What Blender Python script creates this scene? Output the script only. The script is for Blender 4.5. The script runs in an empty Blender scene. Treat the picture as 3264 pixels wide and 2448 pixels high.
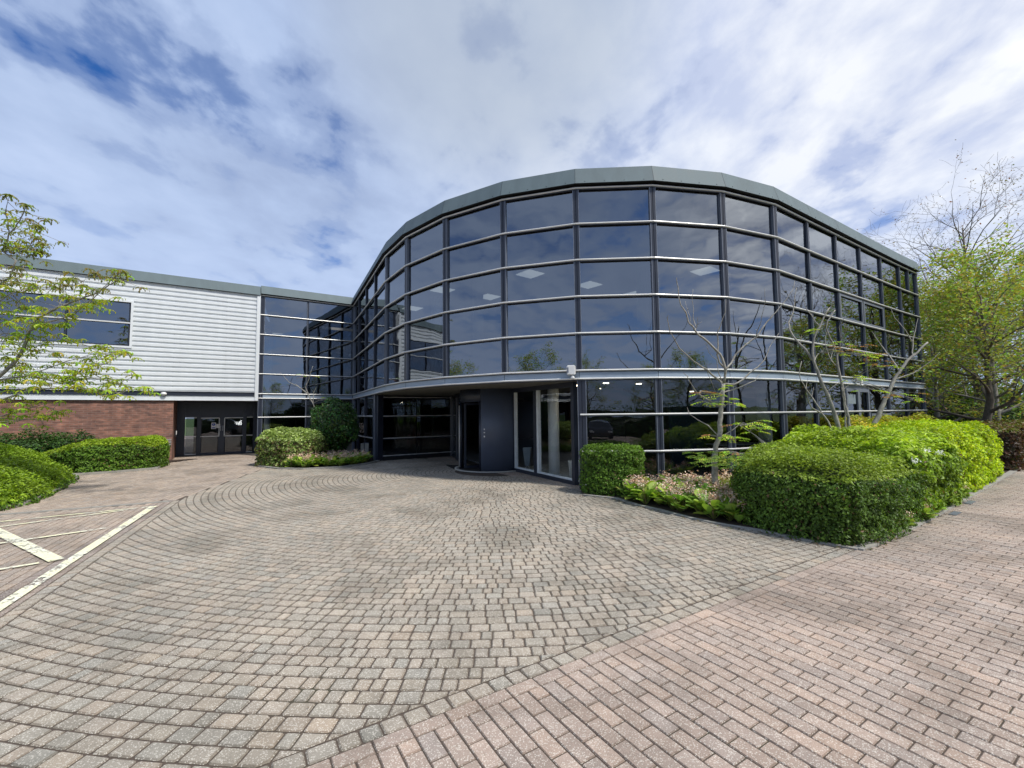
import bpy, math, random, bmesh
from mathutils import Vector, Matrix
R = math.radians
sc = bpy.context.scene
# ------------------------------------------------------------------ camera
CAMH = 1.6745
pit, rol = R(3.793), R(0.628)
cp, sp, cr, sr = math.cos(pit), math.sin(pit), math.cos(rol), math.sin(rol)
fw = Vector((0, cp, sp)); up = Vector((0, -sp, cp)); rt = Vector((1, 0, 0))
rt2 = rt * cr - up * sr; up2 = rt * sr + up * cr
cam = bpy.data.objects.new("camera", bpy.data.cameras.new("camera"))
cam.matrix_world = Matrix(((rt2.x, up2.x, -fw.x, 0), (rt2.y, up2.y, -fw.y, 0), (rt2.z, up2.z, -fw.z, CAMH), (0, 0, 0, 1)))
cam.data.sensor_width = 36; cam.data.lens = 15.621; cam.data.clip_start = .05; cam.data.clip_end = 3000
sc.collection.objects.link(cam); sc.camera = cam
# ------------------------------------------------------------------ look
sc.view_settings.view_transform = 'Standard'; sc.view_settings.look = 'None'
sc.view_settings.exposure = 0.12; sc.view_settings.gamma = 1
sc.render.engine = 'CYCLES'
sc.cycles.use_denoising = True
sc.cycles.max_bounces = 10; sc.cycles.transparent_max_bounces = 16
sc.cycles.diffuse_bounces = 3; sc.cycles.glossy_bounces = 5; sc.cycles.transmission_bounces = 6
sc.cycles.caustics_reflective = False; sc.cycles.caustics_refractive = False
sc.cycles.sample_clamp_indirect = 6
# ------------------------------------------------------------------ sun
SUN_EL, SUN_AZ = 55, 124         # azimuth measured from +Y towards +X
sd = bpy.data.lights.new("sun", 'SUN'); sd.energy = 3.9; sd.angle = R(7); sd.color = (1, .95, .87)
sun = bpy.data.objects.new("sun", sd); sc.collection.objects.link(sun)
to = Vector((math.sin(R(SUN_AZ)) * math.cos(R(SUN_EL)), math.cos(R(SUN_AZ)) * math.cos(R(SUN_EL)), math.sin(R(SUN_EL))))
sun.rotation_euler = to.to_track_quat('Z', 'Y').to_euler()
# ------------------------------------------------------------------ node helper
class NT:
    def __init__(s, nt): s.nt = nt
    def n(s, typ, **k):
        nd = s.nt.nodes.new(typ); ins = k.pop('i', {})
        for a, b in k.items(): setattr(nd, a, b)
        for a, b in ins.items():
            if isinstance(b, tuple) and len(b) == 2 and hasattr(b[0], 'outputs'): s.nt.links.new(b[0].outputs[b[1]], nd.inputs[a])
            else: nd.inputs[a].default_value = b
        return nd
    def m(s, op, a, b=None, c=None, clamp=False):
        k = {0: a}
        if b is not None: k[1] = b
        if c is not None: k[2] = c
        return (s.n('ShaderNodeMath', operation=op, use_clamp=clamp, i=k), 0)
    def ramp(s, fac, stops, interp='LINEAR'):
        nd = s.nt.nodes.new('ShaderNodeValToRGB'); e = nd.color_ramp.elements; nd.color_ramp.interpolation = interp
        while len(e) > 1: e.remove(e[-1])
        e[0].position = stops[0][0]; e[0].color = (*stops[0][1], 1) if isinstance(stops[0][1], tuple) else (stops[0][1],) * 3 + (1,)
        for p, c in stops[1:]:
            x = e.new(p); x.color = (*c, 1) if isinstance(c, tuple) else (c,) * 3 + (1,)
        s.nt.links.new(fac[0].outputs[fac[1]], nd.inputs[0]); return (nd, 0)
    def mix(s, fac, a, b, blend='MIX'):
        nd = s.n('ShaderNodeMix', data_type='RGBA', blend_type=blend)
        for key, val in ((0, fac), (6, a), (7, b)):
            if isinstance(val, tuple) and len(val) == 2 and hasattr(val[0], 'outputs'): s.nt.links.new(val[0].outputs[val[1]], nd.inputs[key])
            else: nd.inputs[key].default_value = val if key == 0 else (*val[:3], 1)
        return (nd, 2)
# ------------------------------------------------------------------ world: clear sky behind broken cloud
w = bpy.data.worlds.new("World"); sc.world = w; w.use_nodes = True
T = NT(w.node_tree); w.node_tree.nodes.clear()
sky = T.n('ShaderNodeTexSky', sky_type='NISHITA', sun_disc=False, sun_elevation=R(SUN_EL), sun_rotation=R(SUN_AZ), altitude=50, air_density=1.0, dust_density=.5, ozone_density=2.2)
skyc = T.mix(1.0, (sky, 0), (.030, .070, .125), 'MULTIPLY')
tc = T.n('ShaderNodeTexCoord')
sx = T.n('ShaderNodeSeparateXYZ', i={0: (tc, 'Generated')})
zz = T.m('ADD', T.m('MAXIMUM', (sx, 2), 0.0), .16)
px = T.m('DIVIDE', (sx, 0), zz); py = T.m('DIVIDE', (sx, 1), zz)
P = T.n('ShaderNodeCombineXYZ', i={0: px, 1: py, 2: 0.0})
# cloud deck rotated so the streaks run obliquely
mp = T.n('ShaderNodeMapping', i={0: (P, 0), 'Location': (5.3, 2.2, 0), 'Rotation': (0, 0, R(-38)), 'Scale': (1.0, .75, 1)})
n1 = T.n('ShaderNodeTexNoise', i={'Vector': (mp, 0), 'Scale': 2.3, 'Detail': 8, 'Roughness': .50, 'Distortion': .1})
n2 = T.n('ShaderNodeTexNoise', i={'Vector': (mp, 0), 'Scale': 1.0, 'Detail': 3, 'Roughness': .5})
n3 = T.n('ShaderNodeTexNoise', i={'Vector': (mp, 0), 'Scale': 5.0, 'Detail': 9, 'Roughness': .54, 'Distortion': .12})
# a ragged line of openings in the deck, running from the upper left towards the roof
vv = T.m('ADD', T.m('MULTIPLY', T.m('ADD', px, .80), -.77), T.m('MULTIPLY', T.m('ADD', py, -.84), .64))
ss_ = T.m('ADD', T.m('MULTIPLY', T.m('ADD', px, .80), .64), T.m('MULTIPLY', T.m('ADD', py, -.84), .77))
h1 = T.ramp(T.m('ABSOLUTE', vv), [(.02, 1.0), (.30, 0.0)], 'EASE'); h2 = T.ramp(T.m('ADD', T.m('MULTIPLY', ss_, .5), .5), [(.25, .25), (.45, 1.0), (.62, .85), (.95, 0.0)], 'EASE')
hole = T.m('MULTIPLY', h1, h2)
cov = T.m('ADD', T.m('MULTIPLY', (n1, 0), .48), T.m('MULTIPLY', (n3, 0), .52))
cov = T.m('SUBTRACT', cov, T.m('MULTIPLY', hole, .128))
cov = T.m('SUBTRACT', cov, T.m('MULTIPLY', T.ramp(T.m('MULTIPLY', (sx, 1), -1.0), [(0.0, 0.0), (.5, 1.0)]), .05))
mask = T.ramp(cov, [(.27, 0.0), (.33, .34), (.40, .80), (.47, 1.0)], 'EASE')
mask = T.m('MAXIMUM', mask, T.ramp((sx, 2), [(.0, .85), (.16, .6), (.34, 0.0)]))
shade = T.ramp(T.m('ADD', T.m('MULTIPLY', (n3, 0), .5), T.m('MULTIPLY', (n2, 0), .5)), [(.38, (.36, .455, .67)), (.5, (.43, .54, .77)), (.62, (.50, .61, .84))])
ds = T.n('ShaderNodeVectorMath', operation='DOT_PRODUCT', i={0: (tc, 'Generated'), 1: tuple(Vector((.70, .48, .56)).normalized())})
brt = T.ramp((ds, 1), [(.40, 0.0), (.80, .55), (.97, 1.0)], 'EASE')
shade = T.mix(T.m('MULTIPLY', brt, .9), shade, T.ramp((n3, 0), [(.38, (.58, .64, .82)), (.62, (.90, .92, .96))]))
# bank of bright cloud low on the sun's side (mostly seen mirrored in the right-hand glass)
dr2 = T.n('ShaderNodeVectorMath', operation='DOT_PRODUCT', i={0: (tc, 'Generated'), 1: tuple(Vector((.90, -.12, .42)).normalized())})
shade = T.mix(T.ramp((dr2, 1), [(.70, 0.0), (.92, 1.0)], 'EASE'), shade, T.ramp((n3, 0), [(.36, (.50, .53, .66)), (.5, (1.0, 1.02, 1.1)), (.62, (1.6, 1.6, 1.6))]))
# higher grey veil in the middle of the picture
dg = T.n('ShaderNodeVectorMath', operation='DOT_PRODUCT', i={0: (tc, 'Generated'), 1: tuple(Vector((-.02, .62, .62)).normalized())})
grey = T.ramp((dg, 1), [(.93, 0.0), (.995, .75)], 'EASE')
shade = T.mix(grey, shade, (.42, .49, .60))
hz = T.ramp((sx, 2), [(0.0, .85), (.22, .45), (.42, 0.0)])
shade = T.mix(hz, shade, (.52, .64, .90))
# away from the sun (behind the viewer) the deck is darker
bk = T.ramp((sx, 1), [(-.35, .60), (.25, 1.0)]) if False else T.ramp(T.m('ADD', T.m('MULTIPLY', (sx, 1), .5), .5), [(.2, .95), (.62, 1.0)])
shade = T.mix(1.0, shade, bk, 'MULTIPLY')
col = T.mix(mask, skyc, shade)
bg = T.n('ShaderNodeBackground', i={0: col, 1: 1.0})
ow = T.n('ShaderNodeOutputWorld', i={0: (bg, 0)})

# ------------------------------------------------------------------ materials
M = {}
def newmat(name):
    m = bpy.data.materials.new(name); m.use_nodes = True; m.node_tree.nodes.clear(); M[name] = m
    return m, NT(m.node_tree)
def out(T, sh, disp=None): T.n('ShaderNodeOutputMaterial', i={0: sh})
def simple(name, col, rough=.5, metal=0.0, var=.12, scale=6.0, bump=0.0, bscale=40.0, spec=.5, coat=0.0, tint=False, streak=False):
    m, T = newmat(name)
    tc = T.n('ShaderNodeTexCoord')
    vec = (tc, 'Object')
    if streak: vec = (T.n('ShaderNodeMapping', i={0: (tc, 'Object'), 'Scale': (3.0, 3.0, .35)}), 0)
    nz = T.n('ShaderNodeTexNoise', i={'Vector': vec, 'Scale': scale, 'Detail': 5, 'Roughness': .6})
    base = (T.n('ShaderNodeVertexColor', layer_name='tint'), 0) if tint else col
    lo = tuple(1 - var for _ in range(3)); hi = tuple(1 + var * .6 for _ in range(3))
    c = T.mix(1.0, base, T.ramp((nz, 0), [(.3, lo), (.7, hi)]), 'MULTIPLY')
    rg = T.m('ADD', T.m('MULTIPLY', (nz, 0), .18), rough - .09)
    k = {'Base Color': c, 'Roughness': rg, 'Metallic': metal, 'Specular IOR Level': spec, 'Coat Weight': coat}
    if bump:
        bn = T.n('ShaderNodeTexNoise', i={'Vector': (tc, 'Object'), 'Scale': bscale, 'Detail': 4})
        k['Normal'] = (T.n('ShaderNodeBump', i={'Strength': bump, 'Distance': .01, 'Height': (bn, 0)}), 0)
    b = T.n('ShaderNodeBsdfPrincipled', i=k)
    out(T, (b, 0)); return m
simple('steel_rail', (.66, .66, .64), .38, .15, .10, 3)
simple('navy_frame', (.022, .028, .045), .38, 0, .15, 3)
simple('grey_frame', (.16, .18, .22), .42, .2, .12, 3)
simple('fascia_metal', (.125, .165, .178), .62, .0, .14, 1.1, spec=.22, streak=True)
simple('band_metal', (.29, .36, .44), .5, .12, .12, 2.2)
simple('white_cladding', (.69, .72, .735), .45, 0, .06, 1.3, streak=True)
simple('white_plastic', (.75, .75, .73), .4, 0, .06, 9)
simple('black_gap', (.006, .006, .008), .7)
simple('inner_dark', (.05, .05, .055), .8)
simple('inner_mid', (.16, .165, .17), .7)
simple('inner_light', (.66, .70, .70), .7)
simple('pale_floor', (.55, .58, .58), .25)
simple('pale_column', (.78, .80, .80), .5, 0, .05)
simple('roof_felt', (.14, .14, .15), .9)
simple('soffit', (.12, .115, .10), .8)
simple('navy_paint', (.085, .105, .15), .42, .0, .10, 2)
simple('threshold_stone', (.45, .44, .40), .7, 0, .15, 12, .3)
simple('rubber_mat', (.012, .012, .012), .9)
simple('soil', (.045, .028, .018), .95, 0, .4, 12, .8, 60)
simple('kerb_concrete', (.30, .29, .26), .85, 0, .25, 5, .4, 80)
simple('bark_pale', (.30, .285, .25), .85, 0, .45, 14, .6, 60)
simple('bark_brown', (.13, .11, .085), .9, 0, .4, 9, .8, 40)
simple('terracotta_white', (.62, .60, .55), .6)
simple('brushed_metal', (.55, .58, .60), .3, .8)
simple('sign_blue', (.01, .06, .35), .5); simple('sign_white', (.8, .8, .8), .5)
simple('tyre', (.02, .02, .02), .8); simple('car_glass', (.01, .012, .015), .05, 0, .02, 1, spec=.8)
simple('car_white', (.75, .75, .74), .25, 0, .03, 1, coat=1.0); simple('car_dark', (.02, .022, .03), .25, 0, .03, 1, coat=1.0)
simple('car_silver', (.35, .37, .39), .25, .5, .03, 1, coat=1.0); simple('lamp_red', (.4, .01, .01), .2); simple('lamp_clear', (.7, .7, .7), .1)
simple('screen_grey', (.2, .24, .27), .5); simple('red_seat', (.30, .02, .015), .7); simple('blue_partition', (.05, .10, .16), .6)

def emit(name, col, s):
    m, T = newmat(name); e = T.n('ShaderNodeEmission', i={0: (*col, 1), 1: s}); out(T, (e, 0))
emit('panel_light', (1.0, .90, .78), 1.7)
emit('downlight_glow', (1.0, .85, .6), 22)

def glass(name, tint, ior, refl=(.78, .86, 1.0), wav=.02, wscale=1.1, face=0.0):
    m, T = newmat(name)
    tc = T.n('ShaderNodeTexCoord')
    nz = T.n('ShaderNodeTexNoise', i={'Vector': (tc, 'Object'), 'Scale': wscale, 'Detail': 1.5})
    bp = T.n('ShaderNodeBump', i={'Strength': wav, 'Distance': .25, 'Height': (nz, 0)})
    fr = T.n('ShaderNodeFresnel', i={'IOR': ior, 'Normal': (bp, 0)})
    gl = T.n('ShaderNodeBsdfGlossy', i={'Color': (*refl, 1), 'Roughness': .0, 'Normal': (bp, 0)})
    tr = T.n('ShaderNodeBsdfTransparent', i={'Color': (*tint, 1)})
    gm = T.n('ShaderNodeNewGeometry'); fac = T.m('MULTIPLY', (fr, 0), T.m('SUBTRACT', 1.0, (gm, 'Backfacing')))
    mx = T.n('ShaderNodeMixShader', i={0: fac, 1: (tr, 0), 2: (gl, 0)})
    out(T, (mx, 0))
glass('tinted_glass', (.33, .37, .40), 2.95, (.84, .90, .98))
glass('dark_glass', (.56, .59, .61), 1.95, (.85, .88, .92))
glass('clear_glass', (.93, .95, .95), 1.7, (.9, .95, 1.0), .012)

def leafmat(name, trans=.35, rough=.5):
    m, T = newmat(name)
    a = (T.n('ShaderNodeVertexColor', layer_name='tint'), 0)
    p = T.n('ShaderNodeBsdfPrincipled', i={'Base Color': a, 'Roughness': rough, 'Specular IOR Level': .35})
    a2 = T.mix(1.0, a, (1.15, 1.15, .55), 'MULTIPLY')
    t = T.n('ShaderNodeBsdfTranslucent', i={'Color': a2})
    mx = T.n('ShaderNodeMixShader', i={0: trans, 1: (p, 0), 2: (t, 0)}); out(T, (mx, 0))
leafmat('leaf'); leafmat('glossy_leaf', .18, .3)
simple('petal', (.6, .4, .42), .7, tint=True)

# block paving (individual blocks, tinted per block) with pale aggregate
m, T = newmat('paver')
tc = T.n('ShaderNodeTexCoord')
a = (T.n('ShaderNodeVertexColor', layer_name='tint'), 0)
vo = T.n('ShaderNodeTexVoronoi', feature='F1', i={'Vector': (tc, 'Object'), 'Scale': 125.0, 'Randomness': 1.0})
vc = T.n('ShaderNodeSeparateColor', i={0: (vo, 'Color')})
sp1 = T.m('MULTIPLY', T.m('GREATER_THAN', (vc, 0), .62), T.m('LESS_THAN', (vo, 'Distance'), .45))
nf = T.n('ShaderNodeTexNoise', i={'Vector': (tc, 'Object'), 'Scale': 260, 'Detail': 3, 'Roughness': .7})
nl = T.n('ShaderNodeTexNoise', i={'Vector': (tc, 'Object'), 'Scale': .9, 'Detail': 6, 'Roughness': .6, 'Distortion': .6})
nm = T.n('ShaderNodeTexNoise', i={'Vector': (tc, 'Object'), 'Scale': 9, 'Detail': 5, 'Roughness': .65})
c = T.mix(1.0, a, T.ramp((nf, 0), [(.3, .58), (.7, 1.28)]), 'MULTIPLY')
c = T.mix(T.m('MULTIPLY', sp1, .52), c, (.78, .74, .66))
c = T.mix(1.0, c, T.ramp((nl, 0), [(.36, (.72, .72, .70)), (.5, (.97, .97, .96)), (.65, (1.08, 1.06, 1.03))]), 'MULTIPLY')
c = T.mix(1.0, c, T.ramp((nm, 0), [(.3, .86), (.7, 1.08)]), 'MULTIPLY')
bp = T.n('ShaderNodeBump', i={'Strength': .55, 'Distance': .004, 'Height': T.m('ADD', (nf, 0), T.m('MULTIPLY', sp1, .4))})
b = T.n('ShaderNodeBsdfPrincipled', i={'Base Color': c, 'Roughness': .8, 'Specular IOR Level': .3, 'Normal': (bp, 0)}); out(T, (b, 0))
# joint sand / far paving sheet
m, T = newmat('joint_sand')
tc = T.n('ShaderNodeTexCoord')
nz = T.n('ShaderNodeTexNoise', i={'Vector': (tc, 'Object'), 'Scale': 30, 'Detail': 6, 'Roughness': .7})
moss = T.n('ShaderNodeTexNoise', i={'Vector': (tc, 'Object'), 'Scale': 1.3, 'Detail': 3})
c = T.ramp((nz, 0), [(.3, (.05, .038, .03)), (.7, (.11, .082, .062))])
c = T.mix(T.ramp((moss, 0), [(.55, 0.0), (.7, .5)]), c, (.045, .055, .022))
b = T.n('ShaderNodeBsdfPrincipled', i={'Base Color': c, 'Roughness': .95}); out(T, (b, 0))
m, T = newmat('far_paving')
tc = T.n('ShaderNodeTexCoord')
mpn = T.n('ShaderNodeMapping', i={0: (tc, 'Object'), 'Rotation': (0, 0, R(-33))})
br = T.n('ShaderNodeTexBrick', i={'Vector': (mpn, 0), 'Color1': (.34, .27, .225, 1), 'Color2': (.27, .22, .19, 1), 'Mortar': (.07, .05, .04, 1), 'Scale': 1.0, 'Mortar Size': .006, 'Brick Width': .2, 'Row Height': .1})
nl = T.n('ShaderNodeTexNoise', i={'Vector': (tc, 'Object'), 'Scale': .5, 'Detail': 6, 'Roughness': .6})
c = T.mix(1.0, (br, 0), T.ramp((nl, 0), [(.35, .75), (.65, 1.1)]), 'MULTIPLY')
b = T.n('ShaderNodeBsdfPrincipled', i={'Base Color': c, 'Roughness': .85}); out(T, (b, 0))
m, T = newmat('grass')
tc = T.n('ShaderNodeTexCoord'); nz = T.n('ShaderNodeTexNoise', i={'Vector': (tc, 'Object'), 'Scale': 3, 'Detail': 9, 'Roughness': .75})
b = T.n('ShaderNodeBsdfPrincipled', i={'Base Color': T.ramp((nz, 0), [(.3, (.03, .06, .012)), (.7, (.10, .16, .03))]), 'Roughness': .95}); out(T, (b, 0))
# red brick
m, T = newmat('red_brick')
tc = T.n('ShaderNodeTexCoord')
br = T.n('ShaderNodeTexBrick', i={'Vector': (tc, 'UV'), 'Color1': (.30, .145, .105, 1), 'Color2': (.18, .095, .078, 1), 'Mortar': (.27, .20, .165, 1), 'Scale': 1.0, 'Mortar Size': .006, 'Brick Width': .225, 'Row Height': .075, 'Bias': -.1, 'Mortar Smooth': .3})
nz = T.n('ShaderNodeTexNoise', i={'Vector': (tc, 'UV'), 'Scale': 1.5, 'Detail': 6, 'Roughness': .65})
nn = T.n('ShaderNodeTexNoise', i={'Vector': (T.n('ShaderNodeMapping', i={0: (tc, 'UV'), 'Scale': (4.4, 13.3, 1)}), 0), 'Scale': 1, 'Detail': 1})
c = T.mix(1.0, (br, 0), T.ramp((nz, 0), [(.3, (.55, .58, .62)), (.65, (1.15, 1.08, 1.0))]), 'MULTIPLY')
c = T.mix(1.0, c, T.ramp((nn, 0), [(.3, .72), (.7, 1.3)]), 'MULTIPLY')
bp = T.n('ShaderNodeBump', i={'Strength': .6, 'Distance': .008, 'Height': (br, 1)}); bp.invert = True
b = T.n('ShaderNodeBsdfPrincipled', i={'Base Color': c, 'Roughness': .85, 'Normal': (bp, 0)}); out(T, (b, 0))
# worn road paint
m, T = newmat('road_paint')
tc = T.n('ShaderNodeTexCoord')
nz = T.n('ShaderNodeTexNoise', i={'Vector': (tc, 'Object'), 'Scale': 26, 'Detail': 7, 'Roughness': .75})
n2 = T.n('ShaderNodeTexNoise', i={'Vector': (tc, 'Object'), 'Scale': 3, 'Detail': 2})
al = T.ramp(T.m('ADD', (nz, 0), T.m('MULTIPLY', (n2, 0), .5)), [(.665, 0.0), (.72, 1.0)])
b = T.n('ShaderNodeBsdfPrincipled', i={'Base Color': T.ramp((n2, 0), [(.4, (.74, .74, .62)), (.6, (.80, .78, .50))]), 'Roughness': .8, 'Alpha': al}); out(T, (b, 0))

# ------------------------------------------------------------------ mesh helper
C = sc.collection
ORG = {}
class MB:
    def __init__(s): s.v = []; s.f = []; s.c = []; s.m = []; s.uv = None
    def face(s, pts, col=(1, 1, 1), mi=0):
        n = len(s.v); s.v += [tuple(p) for p in pts]; s.f.append(tuple(range(n, n + len(pts)))); s.c.append(col); s.m.append(mi)
    def box(s, o, ax, ay, az, mi=0, col=(1, 1, 1)):
        """parallelepiped from corner o with edge vectors ax, ay, az"""
        o = Vector(o); ax = Vector(ax); ay = Vector(ay); az = Vector(az)
        p = [o, o + ax, o + ax + ay, o + ay]; q = [a + az for a in p]; n = len(s.v)
        s.v += [tuple(a) for a in p + q]
        for f in ((3, 2, 1, 0), (4, 5, 6, 7), (0, 1, 5, 4), (1, 2, 6, 5), (2, 3, 7, 6), (3, 0, 4, 7)):
            s.f.append(tuple(n + i for i in f)); s.c.append(col); s.m.append(mi)
    def cbox(s, c, sx, sy, sz, rz=0, mi=0, col=(1, 1, 1)):
        """box centred in x,y on c with its base at c.z"""
        ca, sa = math.cos(rz), math.sin(rz); ax = Vector((ca, sa, 0)) * sx; ay = Vector((-sa, ca, 0)) * sy
        s.box(Vector(c) - ax / 2 - ay / 2, ax, ay, (0, 0, sz), mi, col)
    def prism(s, poly, z0, z1, mi=0, col=(1, 1, 1), cap=True):
        n = len(poly); k = len(s.v); s.v += [(p[0], p[1], z0) for p in poly] + [(p[0], p[1], z1) for p in poly]
        for i in range(n):
            j = (i + 1) % n; s.f.append((k + i, k + j, k + n + j, k + n + i)); s.c.append(col); s.m.append(mi)
        if cap:
            s.f.append(tuple(k + i for i in reversed(range(n)))); s.f.append(tuple(k + n + i for i in range(n))); s.c += [col] * 2; s.m += [mi] * 2
    def tube(s, pts, rad, n=6, mi=0, col=(1, 1, 1), caps=True):
        pts = [Vector(p) for p in pts]; k0 = len(s.v)
        if not isinstance(rad, (list, tuple)): rad = [rad] * len(pts)
        ref = None
        for i, p in enumerate(pts):
            d = (pts[min(i + 1, len(pts) - 1)] - pts[max(i - 1, 0)])
            if d.length < 1e-7: d = Vector((0, 0, 1))
            d.normalize()
            if ref is None: ref = d.orthogonal().normalized()
            ref = (ref - d * ref.dot(d))
            if ref.length < 1e-6: ref = d.orthogonal()
            ref.normalize(); b = d.cross(ref)
            for j in range(n):
                a = 2 * math.pi * j / n; s.v.append(tuple(p + (ref * math.cos(a) + b * math.sin(a)) * rad[i]))
        for i in range(len(pts) - 1):
            for j in range(n):
                a = k0 + i * n + j; b2 = k0 + i * n + (j + 1) % n
                s.f.append((a, b2, b2 + n, a + n)); s.c.append(col); s.m.append(mi)
        if caps:
            s.f.append(tuple(k0 + j for j in reversed(range(n)))); s.f.append(tuple(k0 + (len(pts) - 1) * n + j for j in range(n))); s.c += [col] * 2; s.m += [mi] * 2
    def ball(s, c, rx, ry, rz, nu=12, nv=8, mi=0, col=(1, 1, 1), jit=0, rnd=None):
        k = len(s.v); c = Vector(c)
        for i in range(nv + 1):
            t = math.pi * i / nv
            for j in range(nu):
                a = 2 * math.pi * j / nu; q = 1 + (rnd.uniform(-jit, jit) if rnd else 0)
                s.v.append((c.x + rx * q * math.sin(t) * math.cos(a), c.y + ry * q * math.sin(t) * math.sin(a), c.z + rz * q * math.cos(t)))
        for i in range(nv):
            for j in range(nu):
                a = k + i * nu + j; b = k + i * nu + (j + 1) % nu
                s.f.append((a, a + nu, b + nu, b)); s.c.append(col); s.m.append(mi)
    def leaf(s, p, n, l, w, col, rnd, t=None, mi=0):
        n = Vector(n).normalized()
        if t is None:
            t = Vector((rnd.gauss(0, 1), rnd.gauss(0, 1), rnd.gauss(0, 1)))
        t = (t - n * t.dot(n))
        if t.length < 1e-5: t = n.orthogonal()
        t.normalize(); b = n.cross(t) * (w / 2); u = t * (l / 2); f = n * (w * .22); k = len(s.v)
        s.v += [tuple(p - u), tuple(p + b + f), tuple(p + u), tuple(p - b + f)]
        s.f += [(k, k + 1, k + 2), (k, k + 2, k + 3)]; s.c += [col, col]; s.m += [mi, mi]
    def build(s, name, mats, parent=None, smooth=False, props=None):
        L = Vector((0, 0, 0))
        if parent: L = ORG.get(parent.name, parent.location.copy())
        if L.length > 0: s.v = [(a - L.x, b - L.y, c - L.z) for a, b, c in s.v]
        me = bpy.data.meshes.new(name); me.from_pydata(s.v, [], s.f)
        if isinstance(mats, str): mats = [mats]
        for x in mats: me.materials.append(M[x])
        if len(mats) > 1: me.polygons.foreach_set('material_index', s.m)
        at = me.color_attributes.new('tint', 'FLOAT_COLOR', 'CORNER'); arr = []
        for f, c in zip(s.f, s.c): arr += [c[0], c[1], c[2], 1.0] * len(f)
        at.data.foreach_set('color', arr)
        if smooth: me.polygons.foreach_set('use_smooth', [True] * len(s.f))
        if s.uv:
            uvl = me.uv_layers.new(name='UVMap'); uvl.data.foreach_set('uv', s.uv)
        me.update(); o = bpy.data.objects.new(name, me); C.objects.link(o)
        if parent:
            o.parent = parent; ORG[o.name] = L
        return o
def tag(o, label=None, cat=None, group=None, kind=None):
    if label: o['label'] = label
    if cat: o['category'] = cat
    if group: o['group'] = group
    if kind: o['kind'] = kind
    return o
def empty(name, label, cat, group=None, loc=(0, 0, 0)):
    o = bpy.data.objects.new(name, None); C.objects.link(o); o.location = loc; o.empty_display_size = .2
    return tag(o, label, cat, group)
# ================================================================== facade geometry (metres)
rnd = random.Random(7)
VC = {0: (-7.532, 21.025), 2: (-5.744, 17.563), 3: (-4.865, 15.971), 4: (-4.073, 14.314), 5: (-3.046, 12.791), 6: (-1.720, 11.506), 7: (-.169, 10.568), 8: (1.528, 10.045), 9: (3.279, 9.952), 10: (5.037, 10.270),
      11: (6.679, 10.959), 12: (8.181, 11.960), 13: (9.675, 12.951), 14: (11.165, 13.942), 15: (12.650, 14.928), 16: (14.135, 15.905), 17: (15.634, 16.861)}
a0, a4 = Vector(VC[0]), Vector(VC[4])
VC[1] = tuple(a0 + (a4 - a0) * .22); VC[2] = tuple(a0 + (a4 - a0) * .475); VC[3] = tuple(a0 + (a4 - a0) * .735)
V = [Vector(VC[i]) for i in range(18)]
LV = dict(A=6.879, B=6.029, C=5.179, D=4.329, E=3.479, F=2.629, G=2.439, H=1.629, I=.810)
GB = .07
def onorm(a, b): d = (b - a).normalized(); return Vector((d.y, -d.x))
def offp(pts, d):
    r = []
    for i, p in enumerate(pts):
        ns = []
        if i > 0: ns.append(onorm(pts[i - 1], p))
        if i < len(pts) - 1: ns.append(onorm(p, pts[i + 1]))
        n = sum(ns, Vector((0, 0))) / len(ns); n = n / n.length_squared if n.length > .3 else n
        r.append(p + n * d)
    return r
def v3(p, z): return Vector((p[0], p[1], z))
office = empty('office_building', 'two storey office block with a bowed dark glass facade and grey roof fascia', 'building', loc=(3.3, 10, 0))

def rail(pts, z, parent, name='rail', d=.052, r=.021, mat='steel_rail'):
    mb = MB(); P0 = offp(pts, d)
    ps = [v3(p, z) for p in P0]; k = len(ps); n = 8; base = len(mb.v)
    # half-round nosing with a dark shadow strip behind
    for i, p in enumerate(ps):
        nn = (P0[i] - pts[i]).normalized() if d > 0 else Vector((0, -1))
        sc_ = (P0[i] - pts[i]).length / d
        for j in range(n):
            a = 2 * math.pi * j / n; o = nn * (math.cos(a) * r * sc_); mb.v.append((p.x + o.x, p.y + o.y, z + math.sin(a) * r))
    for i in range(k - 1):
        for j in range(n):
            a = base + i * n + j; b = base + i * n + (j + 1) % n; mb.f.append((a, b, b + n, a + n)); mb.c.append((1, 1, 1)); mb.m.append(0)
    mb.f.append(tuple(base + j for j in range(n))); mb.f.append(tuple(base + (k - 1) * n + j for j in reversed(range(n)))); mb.c += [(1, 1, 1)] * 2; mb.m += [0, 0]
    IN = offp(pts, .002); OU = offp(pts, d)
    for i in range(k - 1):
        for (za, zb) in ((z - .038, z + .012),):
            q = [v3(IN[i], za), v3(OU[i], za), v3(OU[i + 1], za), v3(IN[i + 1], za)]; q2 = [v3(IN[i], zb), v3(OU[i], zb), v3(OU[i + 1], zb), v3(IN[i + 1], zb)]
            b0 = len(mb.v); mb.v += [tuple(a) for a in q + q2]
            for f in ((0, 1, 2, 3), (7, 6, 5, 4), (1, 5, 6, 2), (0, 3, 7, 4)): mb.f.append(tuple(b0 + t for t in f)); mb.c.append((1, 1, 1)); mb.m.append(1)
    return mb.build(name, [mat, 'navy_frame'], parent, smooth=False)
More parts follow.
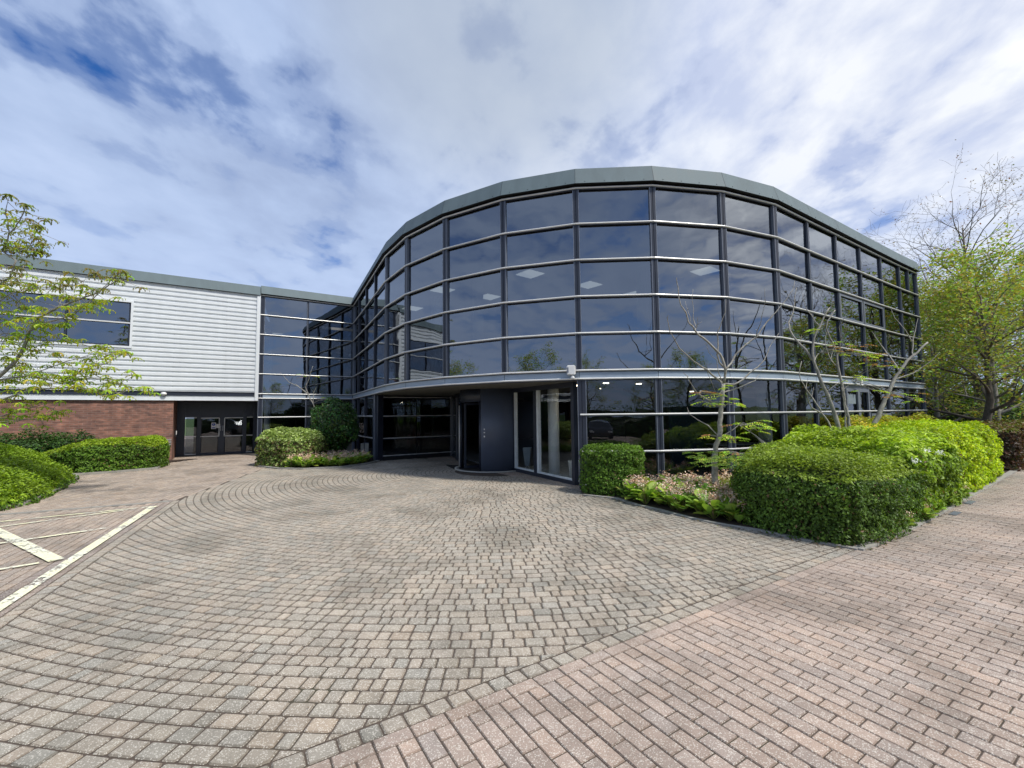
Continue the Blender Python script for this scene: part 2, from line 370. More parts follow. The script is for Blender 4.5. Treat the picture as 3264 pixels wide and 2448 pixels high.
def pane(a, b, z0, z1, parent, name, mat='tinted_glass', th=.012, jit=.0035, back=0.0):
    """one glass pane between plan points a, b, very slightly out of true"""
    n = onorm(a, b); d = (b - a).normalized(); g = .02
    a = a + d * g - n * back; b = b - d * g - n * back
    j = [rnd.uniform(-jit, jit) for _ in range(3)]
    o = [j[0] + j[1] + j[2], j[0] - j[1] + j[2], j[0] - j[1] - j[2], j[0] + j[1] - j[2]]
    mb = MB(); c = [(a, z0), (b, z0), (b, z1), (a, z1)]
    fr = [v3(p + n * (-.02 + o[i]), z) for i, (p, z) in enumerate(c)]; bk = [v3(p + n * (-.02 + o[i] - th), z) for i, (p, z) in enumerate(c)]
    mb.v = [tuple(x) for x in fr + bk]
    for f in ((0, 1, 2, 3), (7, 6, 5, 4), (0, 4, 5, 1), (1, 5, 6, 2), (2, 6, 7, 3), (3, 7, 4, 0)): mb.f.append(f); mb.c.append((1, 1, 1)); mb.m.append(0)
    return mb.build(name, mat, parent)
def mullion(p, n, z0, z1, parent, w=.12, dp=.07, name='mullion', slim=False):
    """dark post with two pale edge beads and a joint down its middle"""
    t = Vector((-n.y, n.x)); mb = MB()
    def bx(u0, u1, d0, d1, mi): o = p + t * u0 + n * d0; mb.box(v3(o, z0), v3(t * (u1 - u0), 0), v3(n * (d1 - d0), 0), (0, 0, z1 - z0), mi)
    if slim: bx(-w / 2, w / 2, -.06, dp * .5, 0); bx(-w * .5 - .004, -w * .5 + .012, -.01, dp * .5 + .004, 1)
    else:
        bx(-w / 2, -.006, -.08, dp * .5, 0); bx(.006, w / 2, -.08, dp * .5, 0); bx(-.006, .006, -.08, dp * .2, 2)
        bx(-w / 2 - .010, -w / 2 + .006, -.04, dp * .55, 1); bx(w / 2 - .006, w / 2 + .010, -.04, dp * .55, 1)
    return mb.build(name, ['navy_frame', 'grey_frame', 'black_gap'], parent)

# glass, upper storey: five courses per bay
lev = [LV[k] for k in 'FEDCBA']
for i in range(17):
    for r_ in range(5):
        if i == 16 and r_ == 4:
            mm = (V[16] + V[17]) / 2; pane(V[16], mm, lev[r_], lev[r_ + 1], office, 'window_pane'); pane(mm, V[17], lev[r_], lev[r_ + 1], office, 'window_pane')
            continue
        pane(V[i], V[i + 1], lev[r_], lev[r_ + 1], office, 'window_pane')
def vn(i):
    ns = []
    if i > 0: ns.append(onorm(V[i - 1], V[i]))
    if i < 17: ns.append(onorm(V[i], V[i + 1]))
    return (sum(ns, Vector((0, 0)))).normalized()
for i in range(1, 17):
    straight = i < 4 or i > 11
    mullion(V[i], vn(i), LV['F'], LV['A'], office, .075 if straight else .125, .07, slim=straight)
mullion((V[16] + V[17]) / 2, vn(16), LV['B'], LV['A'], office, .06, slim=True)
mullion(V[17] - (V[17] - V[16]).normalized() * .05, vn(17), LV['F'], LV['A'], office, .1)
mullion(V[0] + Vector((.03, -.08)), vn(0), .05, LV['A'], office, .18)
for k in 'ABCDEF': rail(V, LV[k], office)
rail(V, LV['G'], office)
# spandrel band
mb = MB(); pa = offp(V, .03); pb = offp(V, -.05)
for i in range(17):
    d = (pa[i + 1] - pa[i]).normalized() * .006
    mb.face([v3(pa[i] + d, LV['G'] + .02), v3(pa[i + 1] - d, LV['G'] + .02), v3(pa[i + 1] - d, LV['F'] - .02), v3(pa[i] + d, LV['F'] - .02)])
    mb.face([v3(pb[i + 1], LV['G'] - .02), v3(pb[i], LV['G'] - .02), v3(pb[i], LV['F'] + .02), v3(pb[i + 1], LV['F'] + .02)], mi=1)
    mb.face([v3(pa[i], LV['G'] - .0), v3(pb[i], LV['G'] - .0), v3(pb[i + 1], LV['G'] - .0), v3(pa[i + 1], LV['G'] - .0)], mi=1)
    e = offp(V, .022); mb.face([v3(e[i] - d * 2, LV['G'] + .02), v3(e[i] + d * 2, LV['G'] + .02), v3(e[i] + d * 2, LV['F'] - .02), v3(e[i] - d * 2, LV['F'] - .02)], mi=1)
mb.build('spandrel_band', ['band_metal', 'black_gap'], office)
# roof fascia: leans back a little, with rivets and a shadow gap
def fascia(pts, z0, z1, parent, o0=.15, o1=.03, rivets=True, joints=()):
    mb = MB(); lo = offp(pts, o0); hi = offp(pts, o1); bk = offp(pts, -.25); n = len(pts)
    for i in range(n - 1):
        mb.face([v3(lo[i], z0), v3(lo[i + 1], z0), v3(hi[i + 1], z1), v3(hi[i], z1)])
        mb.face([v3(hi[i], z1), v3(hi[i + 1], z1), v3(bk[i + 1], z1), v3(bk[i], z1)])
        mb.face([v3(lo[i + 1], z0), v3(lo[i], z0), v3(bk[i], z0), v3(bk[i + 1], z0)], mi=1)
        L = (lo[i + 1] - lo[i]).length; k = max(2, round(L / .45)); nn = onorm(lo[i], lo[i + 1]); t = (lo[i + 1] - lo[i]).normalized()
        if rivets:
            for j in range(k):
                q = lo[i] + (lo[i + 1] - lo[i]) * (j + .5) / k; mb.box(v3(q + nn * -.02 - t * .006, z0 + .035), v3(t * .012, 0), v3(nn * .018, 0), (0, 0, .012), 1)
        for f_ in ([.5] if L > 1.9 and i % 2 and joints else []):
            pass
        if i: 
            q0 = lo[i] + nn * .002; q1 = hi[i] + nn * .002; mb.face([v3(q0 - t * .003, z0), v3(q0 + t * .003, z0), v3(q1 + t * .003, z1), v3(q1 - t * .003, z1)], mi=1)
    for q, w_ in ((0, 1), (n - 1, -1)):
        f = [v3(lo[q], z0), v3(hi[q], z1), v3(bk[q], z1), v3(bk[q], z0)]; mb.face(f if w_ > 0 else f[::-1])
    return mb.build('fascia', ['fascia_metal', 'black_gap'], parent)
Vf = [V[0] + Vector((-.25, -.02))] + V[1:17] + [V[17] + (V[17] - V[16]).normalized() * .06]
Vf[0] = V[0].copy()
fascia(Vf, LV['A'] + .065, LV['A'] + .475, office)
mb = MB(); g1 = offp(V, .0); g2 = offp(V, -.2)
for i in range(17): mb.face([v3(g1[i], LV['A'] + .02), v3(g1[i + 1], LV['A'] + .02), v3(g1[i + 1], LV['A'] + .09), v3(g1[i], LV['A'] + .09)])
mb.build('shadow_gap', 'black_gap', office)

# ---- left wing frame: origin at the end of the metal cladding, s runs to the left, n outward
W0 = Vector((-10.808, 18.861)); WD = Vector((-.83439, -.55117)); WN = Vector((.55117, -.83439))
def wp(s, off, z=None):
    p = W0 + WD * s + WN * off
    return p if z is None else Vector((p.x, p.y, z))
link = [wp(-.02, 0), wp(-1.9, 0), V[0].copy()]
for k_ in range(2):
    for r_ in range(5): pane(link[k_], link[k_ + 1], lev[r_], lev[r_ + 1], office, 'link_pane')
    for z0, z1 in ((GB, LV['H']), (LV['H'], LV['G'])): pane(link[k_], link[k_ + 1], z0, z1, office, 'link_pane', 'dark_glass')
for k in 'ABCDEFGH': rail(link, LV[k], office)
mullion(link[1], WN, .05, LV['A'], office, .07, slim=True); mullion(wp(-.10, 0), WN, .05, LV['A'], office, .16)
mb = MB(); mb.box(wp(0, .03, LV['G'] + .02), v3(-WD * 3.92, 0), v3(-WN * .07, 0), (0, 0, LV['F'] - LV['G'] - .04)); mb.build('spandrel_band', 'band_metal', office)
fascia([link[0], V[0].copy()], LV['A'] + .05, LV['A'] + .42, office, rivets=False)
# ---- roofs, floors, ceilings, inner walls
back = [Vector((10.4, 25.0)), Vector((-3.0, 31.0)), Vector((-14.5, 26.6))]
plan = [p for p in offp(V, -.10)] + back + [wp(0, -.10)]
def slab(name, poly, z0, z1, mat, parent):
    mb = MB(); mb.prism([(p.x, p.y) for p in poly], z0, z1); return mb.build(name, mat, parent)
slab('roof', [p for p in offp(V, -.2)] + back + [wp(0, -.2)], 7.05, 7.2, 'roof_felt', office)
slab('ceiling', plan, 5.66, 5.78, 'inner_mid', office)
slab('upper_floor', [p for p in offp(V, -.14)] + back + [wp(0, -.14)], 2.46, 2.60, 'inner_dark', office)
slab('soffit', plan, 2.40, 2.432, 'soffit', office)
slab('lower_floor', [wp(0, -.15), V[0] + Vector((.1, .1)), Vector((-4.9, 16.7)), Vector((-2.4, 18.2)), Vector((-1.2, 15.2)), Vector((.1, 13.3)), Vector((1.6, 10.7))] + [p for p in offp(V[8:], -.1)] + back, .01, .05, 'inner_mid', office)
mb = MB()
for a, b in ((Vector((15.3, 16.9)), back[0]), (back[0], back[1]), (back[1], back[2]), (back[2], wp(0, -2.2))):
    d = (b - a); nn = Vector((d.y, -d.x)).normalized() * .15; mb.box(v3(a, .05), v3(d, 0), v3(nn, 0), (0, 0, 7.0))
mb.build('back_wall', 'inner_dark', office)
mb = MB()   # office partitions deeper in the plan
for (a, b, z0, z1, m_) in (((4.0, 17.5), (9.5, 19.5), .05, 2.4, 0), ((4.5, 12.6), (5.6, 13.1), .05, 1.9, 1), ((2.7, 12.3), (3.6, 12.4), .05, .75, 2), ((8.9, 16.2), (13.0, 19.0), 2.6, 5.6, 0), ((-1.2, 18.5), (6.0, 18.5), 2.6, 5.6, 0)):
    a = Vector(a); b = Vector(b); d = b - a; nn = Vector((-d.y, d.x)).normalized() * .12; mb.box(v3(a, z0), v3(d, 0), v3(nn, 0), (0, 0, z1 - z0), m_)
mb.build('inner_partition', ['inner_mid', 'blue_partition', 'red_seat'], office)
for (x, y, z0, z1, r_) in ((1.12, 12.15, .05, 2.4, .15), (6.9, 12.2, .05, 2.4, .17), (9.0, 13.7, .05, 2.4, .17), (-1.0, 13.2, 2.6, 5.66, .16), (-2.55, 14.9, 2.6, 5.66, .16), (3.6, 12.0, 2.6, 5.66, .16), (9.0, 14.0, 2.6, 5.66, .16), (-10.9, 19.8, 2.6, 5.66, .13), (-10.9, 19.8, .05, 2.4, .13), (-9.6, 21.1, .05, 2.4, .13)):
    mb = MB(); mb.tube([(x, y, z0), (x, y, z1)], r_, 20); mb.build('column', 'pale_column', office, True)
mb = MB()  # things seen through the link glazing: stair handrail and blinds
for z in (3.0, 3.25): mb.tube([wp(-.6, -1.2, z), wp(-2.9, -1.2, z)], .02)
for s in (-.6, -1.4, -2.2, -2.9): mb.tube([wp(s, -1.2, 2.6), wp(s, -1.2, 3.27)], .02)
mb.build('handrail', 'pale_column', office)
mb = MB(); mb.box(wp(-.9, -.7, 3.15), v3(-WD * .35, 0), v3(-WN * .02, 0), (0, 0, .3)); mb.box(wp(-2.6, -.7, 3.2), v3(-WD * .4, 0), v3(-WN * .02, 0), (0, 0, .3)); mb.box(wp(-1.0, -.5, 3.75), v3(-WD * .28, 0), v3(-WN * .02, 0), (0, 0, .33)); mb.build('wall_poster', 'screen_grey', office)

# ---- ground floor glazing of the bow (bays 8..17)
low = [(GB, LV['I']), (LV['I'], LV['H']), (LV['H'], LV['G'])]
for i in range(8, 17):
    if i == 13: continue
    for z0, z1 in low: pane(V[i], V[i + 1], z0, z1, office, 'ground_floor_pane', 'dark_glass')
for i in range(8, 17): mullion(V[i] + (Vector((.05, 0)) if i == 8 else Vector((0, 0))), vn(i), .03, LV['G'], office, .18 if i == 8 else (.125 if i < 12 else .075), slim=i > 11)
mullion(V[17] - (V[17] - V[16]).normalized() * .05, vn(17), .03, LV['G'], office, .1)
for k in 'HI': rail(V[8:], LV[k], office)
rail(V[8:], GB, office, 'sill_rail')
# side door in bay 13 and low casement in bay 14, opening lights above
def frame_rect(a, b, z0, z1, t, parent, name, dp=.05, mat='grey_frame', off=.0):
    n = onorm(a, b); d = (b - a).normalized(); L = (b - a).length; mb = MB()
    def bx(u0, u1, w0, w1): mb.box(v3(a + d * u0 + n * off, w0), v3(d * (u1 - u0), 0), v3(n * dp, 0), (0, 0, w1 - w0))
    bx(0, L, z0, z0 + t); bx(0, L, z1 - t, z1); bx(0, t, z0 + t, z1 - t); bx(L - t, L, z0 + t, z1 - t)
    return mb.build(name, mat, parent)
a, b = V[13], V[14]; dd = (b - a).normalized(); mid = a + dd * .95
sd_ = frame_rect(a + dd * .04, mid, .05, 2.30, .09, office, 'side_door', .05); 
pane(a + dd * .13, mid - dd * .09, .14, 2.2, sd_, 'door_pane', 'dark_glass')
frame_rect(mid, b - dd * .04, .05, 2.30, .09, office, 'side_light', .05); pane(mid + dd * .09, b - dd * .13, .14, 2.2, office, 'ground_floor_pane', 'dark_glass')
mb = MB(); mb.box(v3(a + dd * .02, 2.3), v3(dd * 1.76, 0), v3(-onorm(a, b) * .05, 0), (0, 0, .13)); mb.build('door_header', 'grey_frame', office)
mb = MB(); mb.box(v3(a + dd * .2 - onorm(a, b) * -.0, 1.85), v3(dd * .6, 0), v3(onorm(a, b) * .006, 0), (0, 0, .28)); mb.build('door_notice', 'screen_grey', office)
frame_rect(V[14] + dd * .06, V[15] - dd * .06, .1, 1.55, .07, office, 'casement_frame', .05)
for i in (13, 14): frame_rect(V[i] + dd * .05, V[i + 1] - dd * .05, LV['D'] + .03, LV['C'] - .05, .07, office, 'casement_frame', .035, off=-.005)
# ---- ground floor, bays 0..3 left of the entrance recess, and the recess itself
P0 = Vector((-4.93, 16.35)); P1 = Vector((-2.45, 18.0)); P2 = Vector((-1.63, 14.55)); DC = Vector((-.62, 13.82))
lw = [V[0], V[1], V[2], P0 + Vector((-.12, .16))]
for i in range(3):
    for z0, z1 in low: pane(lw[i], lw[i + 1], z0, z1, office, 'ground_floor_pane', 'dark_glass')
for i in (1, 2): mullion(lw[i], vn(1), .03, LV['G'], office, .07, slim=True)
rail(lw, LV['H'], office); rail(lw, LV['I'], office)
mb = MB(); mb.cbox(v3(P0, 0), .26, .26, 2.42, R(-28)); mb.box(v3(P0 + Vector((-.17, -.03)), 0.0), (.03, .05, 0), (.10, -.14, 0), (0, 0, 2.42), 1); mb.build('corner_post', ['navy_frame', 'grey_frame'], office)
rw = [P0 + Vector((.1, .06)), (P0 + P1) / 2, P1]
for i in range(2):
    for z0, z1 in ((.16, LV['I']), (LV['I'], LV['H']), (LV['H'], 2.3)): pane(rw[i], rw[i + 1], z0, z1, office, 'ground_floor_pane', 'dark_glass')
for z in (LV['H'], LV['I'], .17, 2.33): rail(rw, z, office, d=.03, r=.015)
mb = MB(); dv = P1 - rw[0]; mb.box(v3(rw[0], 0), v3(dv, 0), v3(onorm(rw[0], P1) * -.1, 0), (0, 0, .15)); mb.build('plinth', 'black_gap', office)
q = P1 + (P2 - P1) * .18; q2 = P1 + (P2 - P1) * .97
mb = MB(); mb.box(v3(P1, 0), v3(P2 - P1, 0), (.08, .02, 0), (0, 0, .1)); mb.box(v3(P1, 2.25), v3(P2 - P1, 0), (.08, .02, 0), (0, 0, .17)); mb.cbox(v3(P1, 0), .12, .12, 2.42, 0); mb.cbox(v3(P1 + (P2 - P1) * .5, .1), .06, .06, 2.2, 0); mb.build('entrance_frame', 'navy_frame', office)
pane(P1, P1 + (P2 - P1) * .5, .1, 2.25, office, 'entrance_pane', 'clear_glass'); pane(P1 + (P2 - P1) * .5, P2, .1, 2.25, office, 'entrance_pane', 'clear_glass')
# right-hand entrance screen: two tall clear panes
E0 = Vector((.02, 13.12)); E1 = Vector((1.46, 10.35)); ed = (E1 - E0); EL = ed.length; ed.normalize(); en = onorm(E0, E1)
if en.x > 0: en = -en
mb = MB()
def eb(u0, u1, z0, z1, d0, d1, mi): mb.box(v3(E0 + ed * u0 + en * d0, z0), v3(ed * (u1 - u0), 0), v3(en * (d1 - d0), 0), (0, 0, z1 - z0), mi)
eb(0, EL, 0, .10, -.06, .05, 0); eb(0, EL, 2.28, 2.40, -.06, .05, 0)
eb(0, .10, .1, 2.28, -.06, .04, 0); eb(EL * .40, EL * .40 + .13, .1, 2.28, -.06, .04, 0); eb(EL - .12, EL, .1, 2.28, -.06, .04, 0)
eb(.10, .19, .1, 2.28, -.05, .02, 1); eb(EL * .4 + .13, EL * .4 + .24, .1, 2.28, -.05, .02, 1)
eb(.19, EL * .4, .1, .14, -.05, .02, 1); eb(EL * .4 + .24, EL - .12, .1, .14, -.05, .02, 1)
mb.build('entrance_frame', ['navy_frame', 'inner_light'], office)
def epane(u0, u1): 
    a_, b_ = E0 + ed * u0, E0 + ed * u1
    return pane(a_, b_, .14, 2.28, office, 'entrance_pane', 'clear_glass', jit=.002)
epane(.19, EL * .4); epane(EL * .4 + .24, EL - .12)
mb = MB(); mb.prism([(.1, 13.3), (1.55, 10.55), (3.6, 10.3), (3.9, 13.4), (2.2, 15.5)], .05, .058); mb.build('lobby_floor', 'pale_floor', office)
mb = MB(); mb.prism([(1.95, 13.6), (3.3, 13.1), (3.35, 13.2), (2.0, 13.7)], .058, 2.4); mb.build('lobby_wall', 'terracotta_white' if False else 'inner_dark', office)
# ---- revolving door: drum, curved navy screen, glass leaf, header, ring
rev = MB(); Rr = 1.0
def arc(mb, c, r, a0, a1, z0, z1, th, n=20, mi=0):
    for i in range(n):
        t0 = R(a0 + (a1 - a0) * i / n); t1 = R(a0 + (a1 - a0) * (i + 1) / n)
        p = [c + Vector((math.cos(t), math.sin(t))) * rr for t, rr in ((t0, r), (t1, r), (t1, r - th), (t0, r - th))]
        k = len(mb.v); mb.v += [tuple(v3(x, z0)) for x in p] + [tuple(v3(x, z1)) for x in p]
        for f in ((0, 1, 5, 4), (2, 3, 7, 6), (4, 5, 6, 7), (3, 2, 1, 0)): mb.f.append(tuple(k + j for j in f)); mb.c.append((1, 1, 1)); mb.m.append(mi)
        if i == 0: mb.f.append((k, k + 4, k + 7, k + 3)); mb.c.append((1, 1, 1)); mb.m.append(mi)
        if i == n - 1: mb.f.append((k + 1, k + 2, k + 6, k + 5)); mb.c.append((1, 1, 1)); mb.m.append(mi)
arc(rev, DC, Rr, 253, 313, .03, 2.40, .05); revo = rev.build('revolving_door', 'navy_paint', office, True)
mb = MB(); arc(mb, DC, Rr - .01, 172, 253, 2.02, 2.40, .06); arc(mb, DC, Rr - .005, 170, 188, .03, 2.02, .07, 6); arc(mb, DC, Rr, 249.5, 253, .03, 2.02, .08, 3); mb.build('door_header', 'navy_frame', revo, True)
mb = MB(); mb.prism([(DC.x + math.cos(t * math.pi / 16) * .98, DC.y + math.sin(t * math.pi / 16) * .98) for t in range(32)], 2.06, 2.12); mb.build('door_canopy', 'black_gap', revo)
for ang in (205, 325, 85):
    u = Vector((math.cos(R(ang)), math.sin(R(ang)))); n_ = Vector((-u.y, u.x)); a_ = DC + u * .06; b_ = DC + u * .92
    lf = frame_rect(a_, b_, .06, 2.0, .06, revo, 'door_leaf', .04, 'navy_frame', -.02)
    mb = MB(); mb.box(v3(a_ + u * .06, .12), v3(u * .74, 0), v3(n_ * .008, 0), (0, 0, 1.82)); mb.build('door_pane', 'clear_glass', revo)
mb = MB(); t_ = R(196); hp = DC + Vector((math.cos(t_), math.sin(t_))) * 1.03; mb.tube([v3(hp, .12), v3(hp, 1.93)], .016, 8); mb.build('door_handle', 'steel_rail', revo, True)
mb = MB(); arc(mb, DC, 1.17, 150, 330, .012, .035, .13, 30); mb.build('threshold_ring', 'threshold_stone', revo, True)
mb = MB(); mb.prism([(DC.x + math.cos(t * math.pi / 16) * 1.03, DC.y + math.sin(t * math.pi / 16) * 1.03) for t in range(32)], .012, .026); mb.build('door_mat', 'rubber_mat', revo)
mb = MB(); c_ = R(259); 
for z, s in ((1.22, .02), (1.12, .02), (1.0, .035)):
    q = DC + Vector((math.cos(c_), math.sin(c_))) * 1.0; mb.cbox(v3(q, z), .035, .03, s * 1.3)
mb.build('push_button', 'brushed_metal', revo)
mb = MB(); mb.prism([(-1.95, 14.0), (-1.6, 13.2), (-1.4, 13.3), (-1.8, 14.6), (-2.2, 14.7)], .012, .024); mb.build('entrance_mat', 'rubber_mat', office)

# ---- lights in the ceilings
CG = 'square ceiling light panels behind the dark upper glass'
lp = [((.55, 12.45), 'square ceiling light behind the fourth wide bay, nearest the glass of its bay'), ((-.75, 14.9), 'square ceiling light seen low in the bay left of the white camera'), ((2.43, 13.6), 'square ceiling light just right of the post above the white camera'), ((4.19, 14.7), 'square ceiling light seen low beside the middle post'), ((5.5, 12.35), 'large square ceiling light above the bare tree branches'), ((-2.19, 14.0), 'square ceiling light cut by the post of the third curved bay'), ((-3.69, 16.4), 'small square ceiling light far left behind the curved glass')]
for k_, ((x, y), lb) in enumerate(lp):
    t = empty('ceiling_light', lb, 'ceiling light', CG, (x, y, 5.64)); mb = MB(); mb.cbox((x, y, 5.645), .62, .62, .012, R(40)); mb.build('light_frame', 'white_plastic', t)
    mb = MB(); mb.cbox((x, y, 5.63), .58, .58, .012, R(40)); mb.build('diffuser', 'panel_light', t)
for (s, o, lb) in ((-.75, -2.3, 'slim ceiling light behind the left link window'), (-2.55, -2.4, 'slim ceiling light behind the right link window')):
    p = wp(s, o); t = empty('ceiling_light', lb, 'ceiling light', 'ceiling lights in the link', (p.x, p.y, 5.64)); mb = MB(); mb.cbox((p.x, p.y, 5.63), .75, .16, .02, R(33)); mb.build('diffuser', 'panel_light', t)
for k_, (x, y, lb) in enumerate(((2.31, 10.9, 'round downlight nearest the left ground floor post'), (3.23, 11.3, 'round downlight at the top of the first ground floor bay, beside the post'), (2.68, 13.4, 'small round downlight deeper behind the first ground floor bay'), (2.6, 16.6, 'tiny farthest downlight behind the first ground floor bay'), (6.48, 16.0, 'small round downlight behind the pale tree trunk'), (.95, 12.9, 'added downlight brightening the lobby column behind the clear entrance pane'), (1.75, 11.7, 'added downlight above the plant pot, brightening the lobby'))):  # the last two downlights are added to brighten the dark lobby
    mb = MB(); mb.tube([(x, y, 2.385), (x, y, 2.398)], .07, 14); tag(mb.build('downlight', 'downlight_glow'), lb, 'ceiling light', 'round downlights behind the ground floor glass')

# ================================================================== metal clad wing on the left
wing = empty('clad_wing', 'low wing with white corrugated metal cladding above a red brick wall', 'building', loc=(-16, 15.2, 0))
WB, WT, S1 = 2.36, 6.84, 17.0
def siding(mb, s0, s1, z0, z1):
    p = .1855; prof = [(0, .042), (.095, .042), (.108, 0.0), (.150, 0.0), (.1855, .042)]; pts = []
    k = math.floor((z0 - WB) / p)
    while WB + k * p < z1:
        for a, o in prof[:-1]:
            z = WB + k * p + a
            if z0 < z < z1: pts.append((z, o))
        k += 1
    pts = [(z0, .042)] + pts + [(z1, .042)]
    for (za, oa), (zb, ob) in zip(pts, pts[1:]):
        mb.face([wp(s1, .03 + oa, za), wp(s0, .03 + oa, za), wp(s0, .03 + ob, zb), wp(s1, .03 + ob, zb)])
mb = MB(); wz0, wz1, ws0 = 4.27, 6.06, 4.15
siding(mb, .1, S1, 2.68, wz0); siding(mb, .1, S1, wz1, WT); siding(mb, .1, ws0, wz0, wz1); siding(mb, .1, S1, WB, 2.50)
for s in (1.2, 2.9, 5.2):    # fixing screws
    for k in range(24):
        z = WB + k * .1855 + .13
        if not (2.45 < z < 2.7) and not (s > ws0 and wz0 - .05 < z < wz1): mb.box(wp(s, .028, z), v3(-WD * .012, 0), v3(WN * .012, 0), (0, 0, .012), 1)
mb.build('cladding', ['white_cladding', 'grey_frame'], wing)
mb = MB(); mb.box(wp(.12, -.06, WB - .03), v3(-WD * .13, 0), v3(WN * .17, 0), (0, 0, WT - WB + .03)); mb.build('corner_trim', 'white_cladding', wing)
mb = MB(); mb.box(wp(S1, -.05, WB - .035), v3(-WD * (S1 - .12), 0), v3(WN * .13, 0), (0, 0, .035)); mb.build('drip_trim', 'white_cladding', wing)
mb = MB(); mb.box(wp(S1, -.04, 2.5), v3(-WD * (S1 - .12), 0), v3(WN * .065, 0), (0, 0, .18)); mb.build('louvre_strip', 'navy_frame', wing)
mb = MB(); mb.box(wp(S1, -.2, WB - .01), v3(-WD * S1, 0), v3(WN * .21, 0), (0, 0, wz0 - WB - .02)); mb.box(wp(S1, -.2, wz1), v3(-WD * S1, 0), v3(WN * .21, 0), (0, 0, WT - wz1)); mb.box(wp(ws0, -.2, wz0 - .03), v3(-WD * ws0, 0), v3(WN * .21, 0), (0, 0, wz1 - wz0 + .03)); mb.build('inner_leaf', 'inner_dark', wing)
fascia([wp(S1, 0), wp(.0, 0)], WT + .01, LV['A'] + .37, wing, .15, .04, rivets=False)
# ribbon window
win = frame_rect(wp(12, .03), wp(ws0, .03), wz0 - .0, wz1, .07, wing, 'window', .07, 'white_cladding')
mb = MB()
for z, h in ((5.19, .05),): mb.box(wp(12, .02, z), v3(-WD * (12 - ws0 - .07), 0), v3(WN * .05, 0), (0, 0, h))
mb.build('transom', 'steel_rail', win)
mb = MB()
for s in (6.0, 7.85, 9.7, 11.5): mb.box(wp(s, -.0, wz0 + .07), v3(-WD * .05, 0), v3(WN * .04, 0), (0, 0, wz1 - wz0 - .14))
mb.box(wp(12, -.0, wz0 + .07), v3(-WD * (12 - ws0 - .07), 0), v3(WN * .03, 0), (0, 0, .05)); mb.box(wp(ws0 + .13, 0, wz0 + .07), v3(-WD * .06, 0), v3(WN * .035, 0), (0, 0, wz1 - wz0 - .14))
mb.build('window_bar', 'navy_frame', win)
ss = [12, 9.7, 7.85, 6.0, ws0 + .07]
for i in range(4):
    pane(wp(ss[i], 0), wp(ss[i + 1], 0), wz0 + .07, 5.19, win, 'window_pane', 'tinted_glass'); pane(wp(ss[i], 0), wp(ss[i + 1], 0), 5.24, wz1 - .07, win, 'window_pane', 'tinted_glass')
mb = MB(); mb.box(wp(S1, -1.6, 4.0), v3(-WD * S1, 0), v3(-WN * .1, 0), (0, 0, 2.9)); mb.box(wp(S1, -1.6, wz0 - .2), v3(-WD * S1, 0), v3(WN * 1.4, 0), (0, 0, .05)); mb.box(wp(S1, -5, WT + .05), v3(-WD * S1, 0), v3(WN * 4.9, 0), (0, 0, .15)); mb.build('roof', 'inner_dark', wing)
# brick wall with return, projecting courses near the base
bs0 = 2.84
mb = MB(); mb.uv = []
def wq(pts, uvs):
    mb.face(pts); 
    for u in uvs: mb.uv += list(u)
def wall(s0, s1, off, z0, z1): wq([wp(s1, off, z0), wp(s0, off, z0), wp(s0, off, z1), wp(s1, off, z1)], [(-s1, z0), (-s0, z0), (-s0, z1), (-s1, z1)])
wall(bs0, S1, 0.0, 0, WB)
wq([wp(bs0, 0.0, 0), wp(bs0, -2.2, 0), wp(bs0, -2.2, WB), wp(bs0, 0.0, WB)], [(0, 0), (2.2, 0), (2.2, WB), (0, WB)])
mb.build('brick_wall', 'red_brick', wing)
mb = MB(); mb.uv = None
for z, o in ((.60, .055), (.69, .035), (.78, .015)): mb.box(wp(S1, -.01, z), v3(-WD * (S1 - bs0 - .02), 0), v3(WN * (o + .01), 0), (0, 0, .055))
mb.build('brick_plinth', 'kerb_concrete', wing)
# recessed double door
mb = MB(); dz = [(0, .0), (2.55, 0)]
def db(s0, s1, z0, z1, d0=-2.03, d1=-1.96, mi=0): mb.box(wp(s1, d0, z0), v3(-WD * (s1 - s0), 0), v3(WN * (d1 - d0), 0), (0, 0, z1 - z0), mi)
for s0, s1 in ((2.55, 2.84), (2.03, 2.13), (1.16, 1.30), (.30, .40), (-.2, .02)): db(s0, s1, .03, WB)
db(-.2, 2.84, 1.66, WB - .0, -2.05, -2.0); db(-.2, 2.84, 0, .05, -2.05, -1.95)
mb.build('entrance_frame', 'navy_frame', wing)
for s0, s1 in ((2.13, 2.55), (.02, .30)):
    pane(wp(s1, -2), wp(s0, -2), .05, .80, wing, 'side_pane', 'dark_glass'); pane(wp(s1, -2), wp(s0, -2), .84, 1.62, wing, 'side_pane', 'dark_glass')
    mb = MB()
    for z in (.05, .80, 1.62): db(s0 + .02, s1 - .02, z, z + .035, -2.0, -1.97)
    mb.build('side_rail', 'steel_rail', wing)
